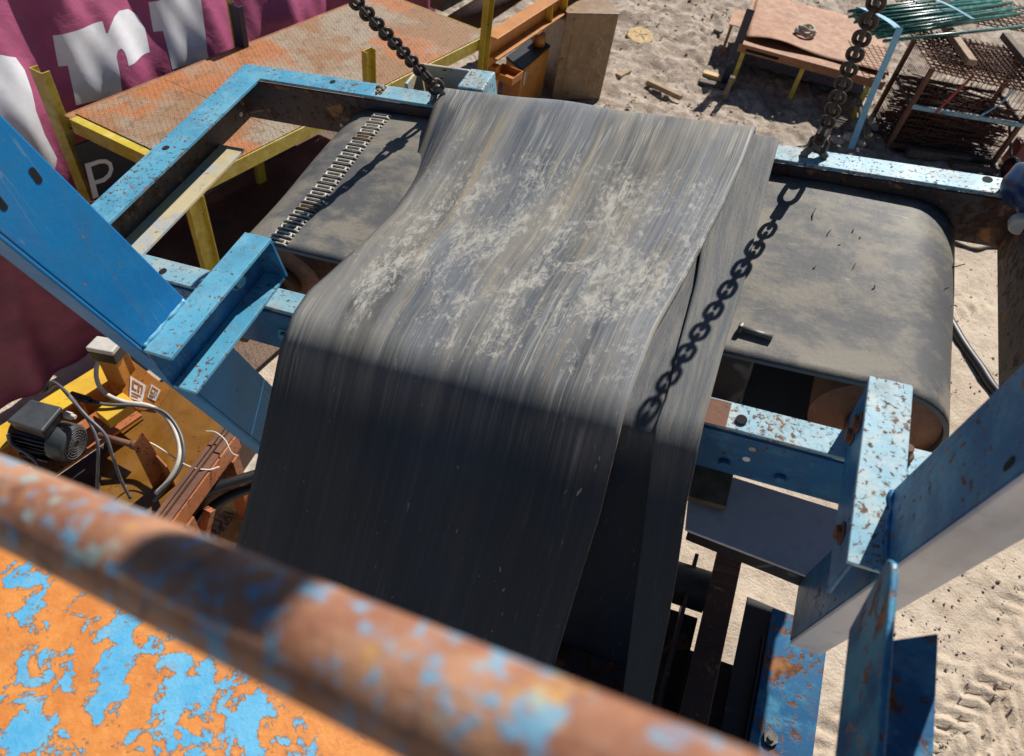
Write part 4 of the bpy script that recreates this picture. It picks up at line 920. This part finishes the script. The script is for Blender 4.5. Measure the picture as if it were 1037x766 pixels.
for k, (x, y, s_) in enumerate(((869, 128, .10), (878, 122, .13), (887, 128, .09), (862, 140, .10), (848, 142, .08), (873, 145, .07))):
    c = G(x, y, .02); m = BM(); bmesh.ops.create_icosphere(m, subdivisions=2, radius=s_)
    for v_ in m.verts: v_.co = V((v_.co.x * random.uniform(.85, 1.15), v_.co.y * random.uniform(.85, 1.15), v_.co.z * .6)) + c
    tag(mk('rubble_block', m, 'concrete', None, base=c), ['pale rubble lump left of the blue strap foot', 'largest pale rubble lump beside the blue strap', 'rubble lump right of the blue strap against the stillage', 'rubble lump behind the back rail beside the chain', 'small rubble lump left of the chain foot', 'smallest rubble lump behind the back rail'][k], 'rubble', 'rubble lumps behind the back rail')

# ------------------------------------------------------------------ scraps on the sand
c = G(647, 41, .03); rt = thing('wood_disc', c, 'round slice of sawn timber lying on the sand', 'wood disc'); m = BM(); bmesh.ops.create_cone(m, segments=24, radius1=.19, radius2=.18, depth=.10, cap_ends=True, matrix=Matrix.Translation(c + Z * .03) @ Matrix.Rotation(.18, 4, 'X'))
for v_ in m.verts: v_.co += V((random.uniform(-.012, .012), random.uniform(-.012, .012), 0))
mk('slice', m, 'cut_wood', rt, .006)
m = BM()
for k in range(5): a_ = k * 1.25 + .3; e_ = V((math.cos(a_), math.sin(a_), 0)) * .11; bar(m, c + Z * .083 + e_ * .1, c + e_ + Z * (.084 - e_.y * .18 * -1), .006, .004)
mk('crack', m, 'dark_timber', rt)
def stick(a_, b_, w, h, mat, lab, za=.04, zb=.04): p, q = G(*a_, za), G(*b_, zb); tag(mk('stick', bar(BM(), p, q, w, h), mat, None, .004, base=p), lab, 'stick', 'sticks and boards on the sand')
stick((656, 83), (690, 99), .07, .06, 'timber', 'pale squared timber stick lying slanted on the sand')
stick((626, 77), (637, 71), .09, .03, 'timber', 'short pale board scrap beside the tan bin')
stick((712, 74), (739, 82), .10, .05, 'cut_wood', 'yellowish plank on the sand by the left leg of the steel table')
stick((708, 82), (742, 90), .10, .04, 'dark_timber', 'dark plank in the shade under the yellowish plank')
stick((724, 30), (731, 33), .10, .04, 'timber_grey', 'grey chunk of wood on the sand near the low bench')
stick((733, 100), (742, 78), .06, .05, 'timber_grey', 'grey stake leaning on the left front leg of the steel table', .02, .35)
m = BM(); tube(m, [G(960, 322, .03), G(975, 348, .03), G(992, 372, .03), G(1012, 400, .03), G(1060, 440, .03)], .045, 10); tag(mk('hose', m, 'black_rubber', None, base=G(975, 348, 0)), 'thick black tube lying across the sand to the right of the drum', 'hose')  # dark tube laid slantwise over the sand
m = BM(); tube(m, [G(955, 240, .02), G(985, 252, .03), G(1010, 250, .02), G(1050, 262, .02)], .02, 8); tag(mk('branch', m, 'dark_timber', None, base=G(985, 250, 0)), 'thin dark branch on the sand just below the back rail', 'branch')
m = BM()
for k in range(900):
    if k < 190: x, y = random.uniform(900, 1060), random.uniform(560, 790)
    elif k < 330: x, y = random.uniform(950, 1050), random.uniform(235, 400)
    else: x, y = random.uniform(600, 1000), random.uniform(-10, 130)
    p = G(x, y, .01); r_ = random.uniform(.004, .012) * (1 if k < 330 else 2.6) * (1.6 if random.random() < .06 else 1)
    mm_ = Matrix.Translation(p) @ Matrix.Rotation(random.uniform(0, 6), 4, 'Z') @ Matrix.Diagonal((r_, r_ * random.uniform(.6, 1), r_ * .7, 1)); bmesh.ops.create_icosphere(m, subdivisions=1, radius=1, matrix=mm_)
tag(mk('gravel', m, 'stone', None), 'small stones and clods scattered over the sand', 'gravel', kind='stuff')

# ------------------------------------------------------------------ motor skid at the lower left
ZT = 1.0
k0, k1 = G(-60, 468, ZT), G(106, 366, ZT); kx = (k1 - k0).normalized(); ky = V((kx.y, -kx.x, 0))       # ky: towards the tank
sk = thing('pump_skid', V((k0.x, k0.y, 0)), 'orange and yellow steel skid with a tank of rusty water at the lower left', 'skid', frame=frame_at((k0.x, k0.y, 0), kx))
Lk = (k1 - k0).length
m = BM(); para(m, k0 - ky * .0 - Z * .012, kx * Lk, ky * .13, Z * .012); mk('beam_flange', m, 'orange_yellow', sk, .002)
m = BM(); para(m, k0 + ky * .06 - Z * .22, kx * Lk, ky * .01, Z * .207); para(m, k0 - Z * .232, kx * Lk, ky * .13, Z * .0115); mk('beam_web', m, 'orange', sk, .002)
m = BM(); 
for a_ in (.30, .72, .98): para(m, k0 + kx * Lk * a_ + ky * .07 - Z * .22, kx * .012, ky * .058, Z * .206)
mk('stiffener', m, 'orange', sk)
# tank with water
w4 = [G(96, 512, .80), G(128, 415, .80), G(178, 384, .80), G(242, 432, .80)]
wq = [G(98, 520, .72), G(112, 424, .72), G(188, 372, .72), G(252, 432, .72), G(160, 560, .72)]
m = BM(); prism(m, wq, Z * .015); mk('water', m, 'water', sk)
m = BM()
for i in range(5):
    a_, b_ = wq[i], wq[(i + 1) % 5]; bar(m, a_ + Z * -.14, b_ + Z * -.14, .008, .34)
mk('tank_wall', m, 'rust_dark', sk)
m = BM(); prism(m, [p - Z * .30 for p in wq], Z * .01); mk('tank_floor', m, 'rust_dark', sk)
# right rim: double angle
a_, b_ = G(143, 548, .93), G(229, 434, .93); rr = (b_ - a_).normalized(); rs = V((rr.y, -rr.x, 0))
m = BM(); para(m, a_ - Z * .02, b_ - a_, rs * .055, Z * .012); para(m, a_ + rs * .012, b_ - a_, rs * .012, Z * .022); para(m, a_ - rs * .022 - Z * .016, b_ - a_, rs * .0215, Z * .03); mk('tank_rim', m, 'rust', sk, .002)
m = BM(); para(m, a_ + rs * .0555 - Z * .14, b_ - a_, rs * .010, Z * .12); mk('rim_beam', m, 'orange_red', sk, .002)
for t_ in (.32, .9):
    p = a_.lerp(b_, t_) + rs * .03; m = BM(); bar(m, V((p.x, p.y, 0)), V((p.x, p.y, .78)), .09, .06, rr); mk('leg', m, 'orange_red', sk, .003)
p = a_.lerp(b_, .32) + rs * .06; q = p + rs * .45; m = BM(); bar(m, V((p.x, p.y, .30)), V((q.x, q.y, .28)), .06, .06); mk('outrigger', m, 'orange_red', sk, .003)
p = a_.lerp(b_, .05) + rs * .03; q = a_.lerp(b_, .5) + rs * .08; m = BM(); bar(m, V((p.x, p.y, .15)), V((q.x, q.y, .70)), .05, .04); mk('brace', m, 'orange_red', sk, .003)
# bent stand with pin
b0, b1 = G(140, 512, .72), G(152, 524, .72); bd = (G(152, 512, .8) - G(132, 505, .8)).normalized(); bn = V((-bd.y, bd.x, 0))
pz = 1.12; c0 = G(134, 452, pz); c1 = G(150, 436, pz + .03)
m = BM(); d_ = (c1 - c0); d_.z = 0; d_.normalize(); e_ = V((d_.y, -d_.x, 0))
prism(m, [V((c0.x, c0.y, .60)), V((c0.x, c0.y, pz)), V((c0.x, c0.y, pz)) + d_ * .07 + Z * .05, V((c0.x, c0.y, pz)) + d_ * .085 - Z * .10, V((c0.x, c0.y, .60)) + d_ * .10], e_ * .010)
prism(m, [V((c0.x, c0.y, .60)) + d_ * .075 + e_ * .0105, V((c0.x, c0.y, pz - .16)) + d_ * .075 + e_ * .0105, V((c0.x, c0.y, pz - .20)) + d_ * .075 + e_ * .08, V((c0.x, c0.y, .60)) + d_ * .075 + e_ * .08], d_ * .010)
mk('stand', m, 'orange_red', sk, .003)
m = BM(); cyl(m, G(100, 441, pz - .05), G(136, 451, pz - .02), .016, 14); cyl(m, G(134, 450, pz - .02), G(139, 452, pz - .02), .024, 14); mk('pin', m, 'rust', sk)
# upright bracket with stickers
zu = 1.30; u0 = G(112, 358, zu); u1 = G(124, 357, zu); ud = kx.copy(); m = BM()
ub = V((u0.x, u0.y, .80)); uf = ky
para(m, ub, kx * .08, ky * .01, Z * (zu - .80)); mk('upright', m, 'orange', sk, .003)
sp4 = [G(123, 357, 1.14), G(172, 394, 1.10), G(157, 418, 1.03), G(124, 412, 1.03)]; sn_ = (sp4[1] - sp4[0]).cross(sp4[3] - sp4[0]).normalized(); sn_ = sn_ if sn_.z > 0 else -sn_
m = BM(); prism(m, sp4, Z * -.010); mk('side_plate', m, 'orange', sk, .002)
def onside(a, b, h=.0015): return sp4[0].lerp(sp4[1], a).lerp(sp4[3].lerp(sp4[2], a), b) + sn_ * h
for a_, b_, w_, h_ in ((.22, .34, .36, .46), (.68, .22, .20, .40)):
    m = BM(); prism(m, [onside(a_, b_, .006), onside(a_ + w_, b_, .006), onside(a_ + w_, b_ + h_, .006), onside(a_, b_ + h_, .006)], sn_ * .0012); mk('sticker', m, 'sticker', sk)
    m = BM()
    for x0_, y0_, x1_, y1_ in ((.15, .12, .85, .20), (.15, .12, .28, .55), (.15, .47, .50, .55), (.55, .12, .68, .55), (.78, .20, .88, .55), (.15, .68, .85, .74), (.15, .82, .65, .88)):
        prism(m, [onside(a_ + w_ * x0_, b_ + h_ * y0_, .0085), onside(a_ + w_ * x1_, b_ + h_ * y0_, .0085), onside(a_ + w_ * x1_, b_ + h_ * y1_, .0085), onside(a_ + w_ * x0_, b_ + h_ * y1_, .0085)], sn_ * .0008)
    mk('sticker_print', m, 'orange', sk)
m = BM(); y0 = G(100, 424, 1.0); para(m, y0, kx * .16, ky * .10, Z * .07); mk('mount_block', m, 'orange_yellow', sk, .004)
m = BM(); para(m, k0 + kx * (Lk * .30) + ky * .14 - Z * .16, kx * .55, ky * .20, Z * .02); mk('motor_base', m, 'orange_red', sk, .003)
m = BM(); para(m, k0 - kx * .4 + ky * .08 - Z * .50, kx * (Lk + .5), ky * .62, Z * .02); mk('tray', m, 'black_steel', sk, .003)  # black sheet added to stand for the motor's shadow on the ground
# motor
mzc = 1.02; f_ = G(77, 450, mzc); bk = G(22, 436, mzc); ma = (f_ - bk); ma.z = 0; ma.normalize(); mc = f_ - ma * .10; ms = V((-ma.y, ma.x, 0))
mo = thing('electric_motor', V((mc.x, mc.y, mzc - .12)), 'dark grey electric motor with a square terminal box on the orange skid', 'motor', frame=frame_at((mc.x, mc.y, mzc - .12), ma))
m = BM(); cyl(m, f_ - ma * .30, f_ - ma * .085, .082, 32)
for k in range(26): a_ = 2 * math.pi * k / 26; o_ = (ms * math.cos(a_) + Z * math.sin(a_)); p = f_ - ma * .29 + o_ * .085; bar(m, p, p + ma * .20, .004, .018, o_)
mk('body', m, 'motor_dark', mo)
m = BM(); cyl(m, f_ - ma * .095, f_ - ma * .012, .098, 36); cyl(m, f_ - ma * .012, f_, .098, 36, .085); mk('fan_cover', m, 'motor_grey', mo, .003)
m = BM()
for rr_ in (.022, .036, .050, .064, .077): torus(m, f_ + ma * .0015, ma, rr_, .0022, 28, 6)
for k in range(16): a_ = 2 * math.pi * k / 16; o_ = ms * math.cos(a_) + Z * math.sin(a_); bar(m, f_ + o_ * .018 + ma * .001, f_ + o_ * .080 + ma * .001, .003, .003, ma)
mk('fan_grille', m, 'cable_grey', mo)
m = BM(); cyl(m, f_ - ma * .001, f_ + ma * .0006, .080, 28); mk('fan_opening', m, 'hole', mo)
b4 = [G(6, 426, 1.20), G(31, 404, 1.20), G(63, 412, 1.20), G(42, 437, 1.20)]; bc = sum(b4, V()) / 4
m = BM(); prism(m, [bc + (p - bc) * .92 - Z * .075 for p in b4], Z * .05); mk('terminal_box', m, 'motor_dark', mo, .006)
m = BM(); prism(m, [p - Z * .025 for p in b4], Z * .025); mk('terminal_lid', m, 'motor_grey', mo, .008)
m = BM(); p = f_ - ma * .20 - Z * .09; bar(m, p - ms * .09, p + ms * .09, .16, .02, Z); mk('foot', m, 'motor_dark', mo, .003)
m = BM(); p = G(66, 420, 1.14); cyl(m, p, p + ma * .035, .020, 8); cyl(m, p + ma * .03, p + ma * .055, .012, 10); mk('cable_gland', m, 'plastic_grey', mo, .002)
# switch box on the beam
g4 = [G(86, 352, 1.36), G(98, 340, 1.36), G(124, 344, 1.36), G(113, 357, 1.36)]
sb_ = thing('junction_box', V((g4[0].x, g4[0].y, 1.2)), 'pale grey junction box on top of the yellow skid beam end', 'junction box')
m = BM(); prism(m, [p - Z * .03 for p in g4], Z * .03); mk('lid', m, 'plastic_grey', sb_, .006); c = sum(g4, V()) / 4
m = BM(); prism(m, [c + (p - c) * .94 - Z * .10 for p in g4], Z * .069); mk('body', m, 'motor_dark', sb_, .004)
m = BM(); prism(m, [c + (p - c) * .7 - Z * .37 for p in g4], Z * .269); mk('stand', m, 'orange', sb_, .004)
# cables and hoses
def cable(px, r, mat, label, name='cable', group='cables around the motor', cat='cable'):
    pts = [G(x, y, z) for x, y, z in px]; tag(mk(name, tube(BM(), pts, r, 8), mat, None, base=pts[0]), label, cat, group)
cable([(120, 359, 1.26), (108, 359, 1.25), (99, 368, 1.22), (98, 384, 1.16), (106, 398, 1.10), (125, 407, 1.08), (150, 411, 1.06), (168, 422, 1.02), (180, 445, .98), (181, 465, .95), (172, 485, .9), (158, 500, .84)], .012, 'cable_white', 'dirty white cable looping from the orange upright over the water tank')
cable([(92, 407, 1.10), (110, 410, 1.09), (140, 411, 1.07), (165, 417, 1.04), (180, 434, 1.0), (186, 455, .97), (182, 475, .92), (166, 496, .85), (156, 508, .8)], .009, 'cable_grey', 'thin dark cable running beside the white cable over the tank')
cable([(44, 398, 1.10), (52, 387, 1.16), (66, 396, 1.22), (80, 413, 1.20), (92, 430, 1.18), (99, 450, 1.12), (99, 475, 1.0), (98, 500, .85)], .008, 'cable_grey', 'grey cable looping over the motor and dropping straight beside it')
cable([(48, 396, 1.10), (58, 390, 1.17), (72, 404, 1.22), (88, 422, 1.20), (106, 440, 1.15), (114, 462, 1.05), (122, 485, .9), (132, 505, .78)], .008, 'cable_grey', 'grey cable looping over the motor and curving into the tank')
cable([(8, 440, 1.10), (12, 450, 1.05), (28, 460, 1.02), (40, 472, .98), (42, 486, .95)], .009, 'cable_grey', 'thick grey cable hanging from the back of the motor terminal box')
cable([(135, 449, 1.05), (150, 448, .95), (168, 458, .92), (190, 472, .94), (210, 476, .92), (222, 473, .90)], .0045, 'cable_white', 'thin white wire arching from the stand across the tank rim')
cable([(208, 437, 1.0), (218, 438, 1.0), (228, 446, .98), (234, 458, .95), (240, 462, .9)], .004, 'cable_white', 'thin white wire curling over the far end of the tank rim')
p = G(72, 400, 1.12); q = G(92, 406, 1.11); tag(mk('cable_joint', cyl(cyl(BM(), p, q, .020, 14), q, q + (q - p) * .35, .012, 10), 'black_rubber', None, base=p), 'fat black cable joint with a pale collar behind the motor', 'cable joint')
cable([(140, 560, .5), (170, 526, .62), (205, 500, .70), (250, 484, .72), (300, 470, .7), (360, 460, .6)], .032, 'black_rubber', 'upper of two thick black hoses passing under the draped belt', 'hose', 'thick black hoses', 'hose')
cable([(160, 580, .45), (188, 543, .56), (218, 512, .62), (252, 495, .64), (300, 482, .62), (360, 474, .55)], .030, 'black_rubber', 'lower of two thick black hoses passing under the draped belt', 'hose', 'thick black hoses', 'hose')
# slab, blocks and shingle by the tank
q4 = [G(222, 462, .45), G(236, 440, .45), G(290, 462, .45), G(270, 500, .45)]
m = BM(); prism(m, [p - Z * .04 for p in q4], Z * .04); m2 = m
tag(mk('slab', m2, 'concrete', None, .004, base=V((q4[0].x, q4[0].y, .41))), 'pale sunlit slab beside the far end of the tank rim', 'slab')
for k, (x, y, z_, w_, l_, lab, mt) in enumerate(((215, 490, .34, .10, .5, 'yellowish timber lying under the thick hoses next to the orange leg', 'cut_wood'), (222, 545, .10, .22, .6, 'wide yellow-orange timber at the foot of the orange leg', 'cut_wood'))):
    p = G(x, y, z_); m = BM(); para(m, p - Z * z_ * .98, rs * l_, rr * w_, Z * z_ * .98); tag(mk('timber_block', m, mt, None, .004, base=V((p.x, p.y, 0))), lab, 'timber', 'timbers by the tank')
m = BM()
for k in range(160):
    p = G(random.uniform(205, 262), random.uniform(490, 545), .03); r_ = random.uniform(.012, .03); bmesh.ops.create_icosphere(m, subdivisions=1, radius=1, matrix=Matrix.Translation(p) @ Matrix.Diagonal((r_, r_ * .8, r_ * .6, 1)))
tag(mk('shingle', m, 'concrete', None), 'pale broken stones on the ground beside the orange leg', 'stones', kind='stuff')

# ------------------------------------------------------------------ conveyor frame under the magnet, lower right
cf = thing('conveyor_support', W(1.1, -1.2, -.95), 'blue and black conveyor frame with a roller under the magnet at the lower right', 'conveyor frame', frame=Matrix.Translation(V((0, 0, 0))) @ MAG)
w_ = -.45; pl = [L(694, 536, w_), L(700, 470, w_), L(860, 520, w_), L(850, 558, w_), L(826, 587, w_)]
m = BM(); prism(m, [W(*p) for p in pl], NV * -.012); mk('cover_plate', m, 'white_face', cf, .002)
a_, b_ = L(697, 536, w_), L(826, 588, w_); m = BM(); prism(m, [W(a_[0], a_[1], w_ - .013), W(b_[0], b_[1], w_ - .013), W(b_[0], b_[1], w_ - .07), W(a_[0], a_[1], w_ - .07)], BV * .010); mk('cover_lip', m, 'black_steel', cf, .002)
m = BM(); p = L(697, 508, -.44); para(m, W(p[0] - .05, p[1], -.44), AV * .15, BV * .11, NV * .03); mk('packing_block', m, 'timber_grey', cf, .003)
# blue base beam under the right leg, flat bar, side plate
wb = -.95; e1, e2, e3 = L(775, 640, wb), L(834, 668, wb), L(830, 770, wb)
ua, ub_ = L(757, 760, wb)[0], e2[0] + .005
m = BM(); para(m, W(ua, -2.1, wb - .012), AV * (ub_ - ua), BV * 1.07, NV * .012); mk('base_flange', m, 'fin_blue', cf, .003)
m = BM(); para(m, W(ub_ - .02, -2.1, wb - .16), AV * .010, BV * .95, NV * .147); mk('base_web', m, 'faded_blue', cf, .003)
m = BM(); cyl(m, W(*L(780, 748, wb)), W(*L(780, 748, wb)) + NV * .012, .022, 6); cyl(m, W(*L(780, 748, wb)) + NV * .0121, W(*L(780, 748, wb)) + NV * .02, .010, 12); mk('base_bolt', m, 'steel', cf)
m = BM(); prism(m, [W(*L(x, y, -.985)) for x, y in ((757, 604), (815, 628), (806, 690), (770, 775), (722, 775))], NV * -.01); mk('black_panel', m, 'black_steel', cf, .002)
w2 = -.72; s1_, s2_ = L(738, 560, w2), L(700, 740, w2)
m = BM(); para(m, W(s1_[0] - .035, s1_[1] - .62, w2), AV * .075, BV * .70, NV * .03); mk('flat_bar', m, 'rust_dark', cf, .003)
w3 = -.80; s3 = L(690, 600, w3); s4 = L(716, 600, w3)
m = BM(); cyl(m, W(s3[0] - .45, s4[1], w3), W(s4[0], s4[1], w3), .065, 28); ro_ = mk('roller', m, 'black_steel', cf)
m = BM(); cyl(m, W(s4[0] + .0005, s4[1], w3), W(s4[0] + .012, s4[1], w3), .060, 28); mk('roller_cap', m, 'pale_green', ro_, .004)
m = BM(); p = L(640, 660, -.95); para(m, W(p[0] - .25, p[1] - .25, -.95), AV * .42, BV * .42, NV * .012); mk('tail_plate', m, 'dark_web', cf, .002)
m = BM(); para(m, W(ua - .012, -2.1, wb - .30), AV * .010, BV * .98, NV * .29); mk('side_plate', m, 'black_steel', cf, .002)
for uu in (.98, 1.10): m = BM(); para(m, W(uu - .03, -2.0, -1.05), AV * .012, BV * .98, NV * .30); mk('side_plate', m, 'black_steel', cf, .002)
p = W(*L(760, 700, -1.2)); m = BM(); para(m, W(.60, -2.1, -1.12), AV * .75, BV * .9, NV * .012); mk('bottom_plate', m, 'black_steel', cf)
for uu, vv in ((.5, -1.0), (1.25, -1.18), (.5, -2.0), (1.25, -2.0)):
    p = W(uu, vv, -.75); m = BM(); bar(m, V((p.x, p.y, 0)), p - NV * .30, .10, .08, AV); mk('support_leg', m, 'deep_blue', cf, .003)

# ------------------------------------------------------------------ foreground: handrail, flaking plate, finned bracket
h0, h1 = atd(0, 505, .44), atd(373, 675, .292); hd = (h1 - h0).normalized()
hr = thing('handrail', h0, 'thick steel handrail pipe with flaking blue and rusty paint across the foreground', 'handrail')
mk('pipe', cyl(BM(), h0 - hd * .9, h1 + hd * .5, .0242, 40), 'pipe', hr)
for p in (h0 - hd * .85, h1 + hd * .45): m = BM(); cyl(m, V((p.x, p.y, 2.72)), p, .024, 24); mk('baluster', m, 'pipe', hr)
zp = 2.70; a_, b_, c_, d_ = G(-330, 350, zp), G(430, 705, zp), G(405, 830, zp), G(-420, 900, zp)
m = BM(); prism(m, [a_, b_, c_, d_], Z * -.008); tag(mk('walkway_plate', m, 'flaky', None, .002, frame=frame_at(c_, V((1, .3, 0)))), 'sunlit steel plate with flaking orange and sky blue paint under the handrail', 'steel plate')
wf = .50; fa, fb = L(905, 557, wf), L(893, 800, wf); fu = (fa[0] + fb[0]) / 2
fbk = thing('guard_bracket', W(fu, fa[1], wf - .12), 'blurred blue and rusty steel fin bracket at the lower right in front of the leg', 'bracket', frame=MAG)
hh = .085
for hh_ in [x * .005 for x in range(4, 60)]:
    if L(850, 766, wf - hh_)[0] > fu - .0: hh = hh_; break
fe = fa[1]
m = BM(); prism(m, [W(fu - .005, fe - .015, wf - .004), W(fu - .005, fe - .004, wf - .02), W(fu - .005, fe - .05, wf - hh), W(fu - .005, fb[1] - .3, wf - hh), W(fu - .005, fb[1] - .3, wf), W(fu - .005, fe - .03, wf)], AV * .010); mk('fin', m, 'fin_blue', fbk, .003)
r1_ = L(951, 641, wf - hh); m = BM(); prism(m, [W(fu + .006, fe - .07, wf - hh - .001), W(r1_[0], r1_[1], wf - hh - .001), W(r1_[0], fb[1] - .3, wf - hh - .001), W(fu + .006, fb[1] - .3, wf - hh - .001)], NV * -.010); mk('flange', m, 'fin_blue', fbk, .003)
print('fin height', hh, 'fu', fu)

# ------------------------------------------------------------------ light, sky, camera
sd = SUN
su = bpy.data.lights.new('sun', 'SUN'); su.energy = 5.0; su.angle = math.radians(.53); su.color = (1, .96, .90)
so = bpy.data.objects.new('sun', su); C.objects.link(so); so.rotation_euler = (-sd).to_track_quat('-Z', 'Y').to_euler()
w = bpy.data.worlds.new('World'); bpy.context.scene.world = w; w.use_nodes = True
sky = w.node_tree.nodes.new('ShaderNodeTexSky'); sky.sky_type = 'NISHITA'; sky.sun_disc = False; sky.air_density = .7; sky.dust_density = .2; sky.ozone_density = 2.0; sky.sun_elevation = EL; sky.sun_rotation = math.radians(90) - AZ
w.node_tree.links.new(sky.outputs[0], w.node_tree.nodes['Background'].inputs[0]); w.node_tree.nodes['Background'].inputs[1].default_value = .05
cd = bpy.data.cameras.new('camera'); co = bpy.data.objects.new('camera', cd); C.objects.link(co)
cd.sensor_width = 36; cd.lens = 36 * F / 1037; cd.clip_start = .02; cd.clip_end = 500
cd.dof.use_dof = True; cd.dof.focus_distance = 2.5; cd.dof.aperture_fstop = 4.2
co.matrix_world = Matrix(((R[0, 0], -R[0, 1], -R[0, 2], CAM[0]), (R[1, 0], -R[1, 1], -R[1, 2], CAM[1]), (R[2, 0], -R[2, 1], -R[2, 2], CAM[2]), (0, 0, 0, 1)))
sc = bpy.context.scene; sc.camera = co
sc.view_settings.view_transform = 'Standard'; sc.view_settings.look = 'None'; sc.view_settings.exposure = .36; sc.view_settings.gamma = 1
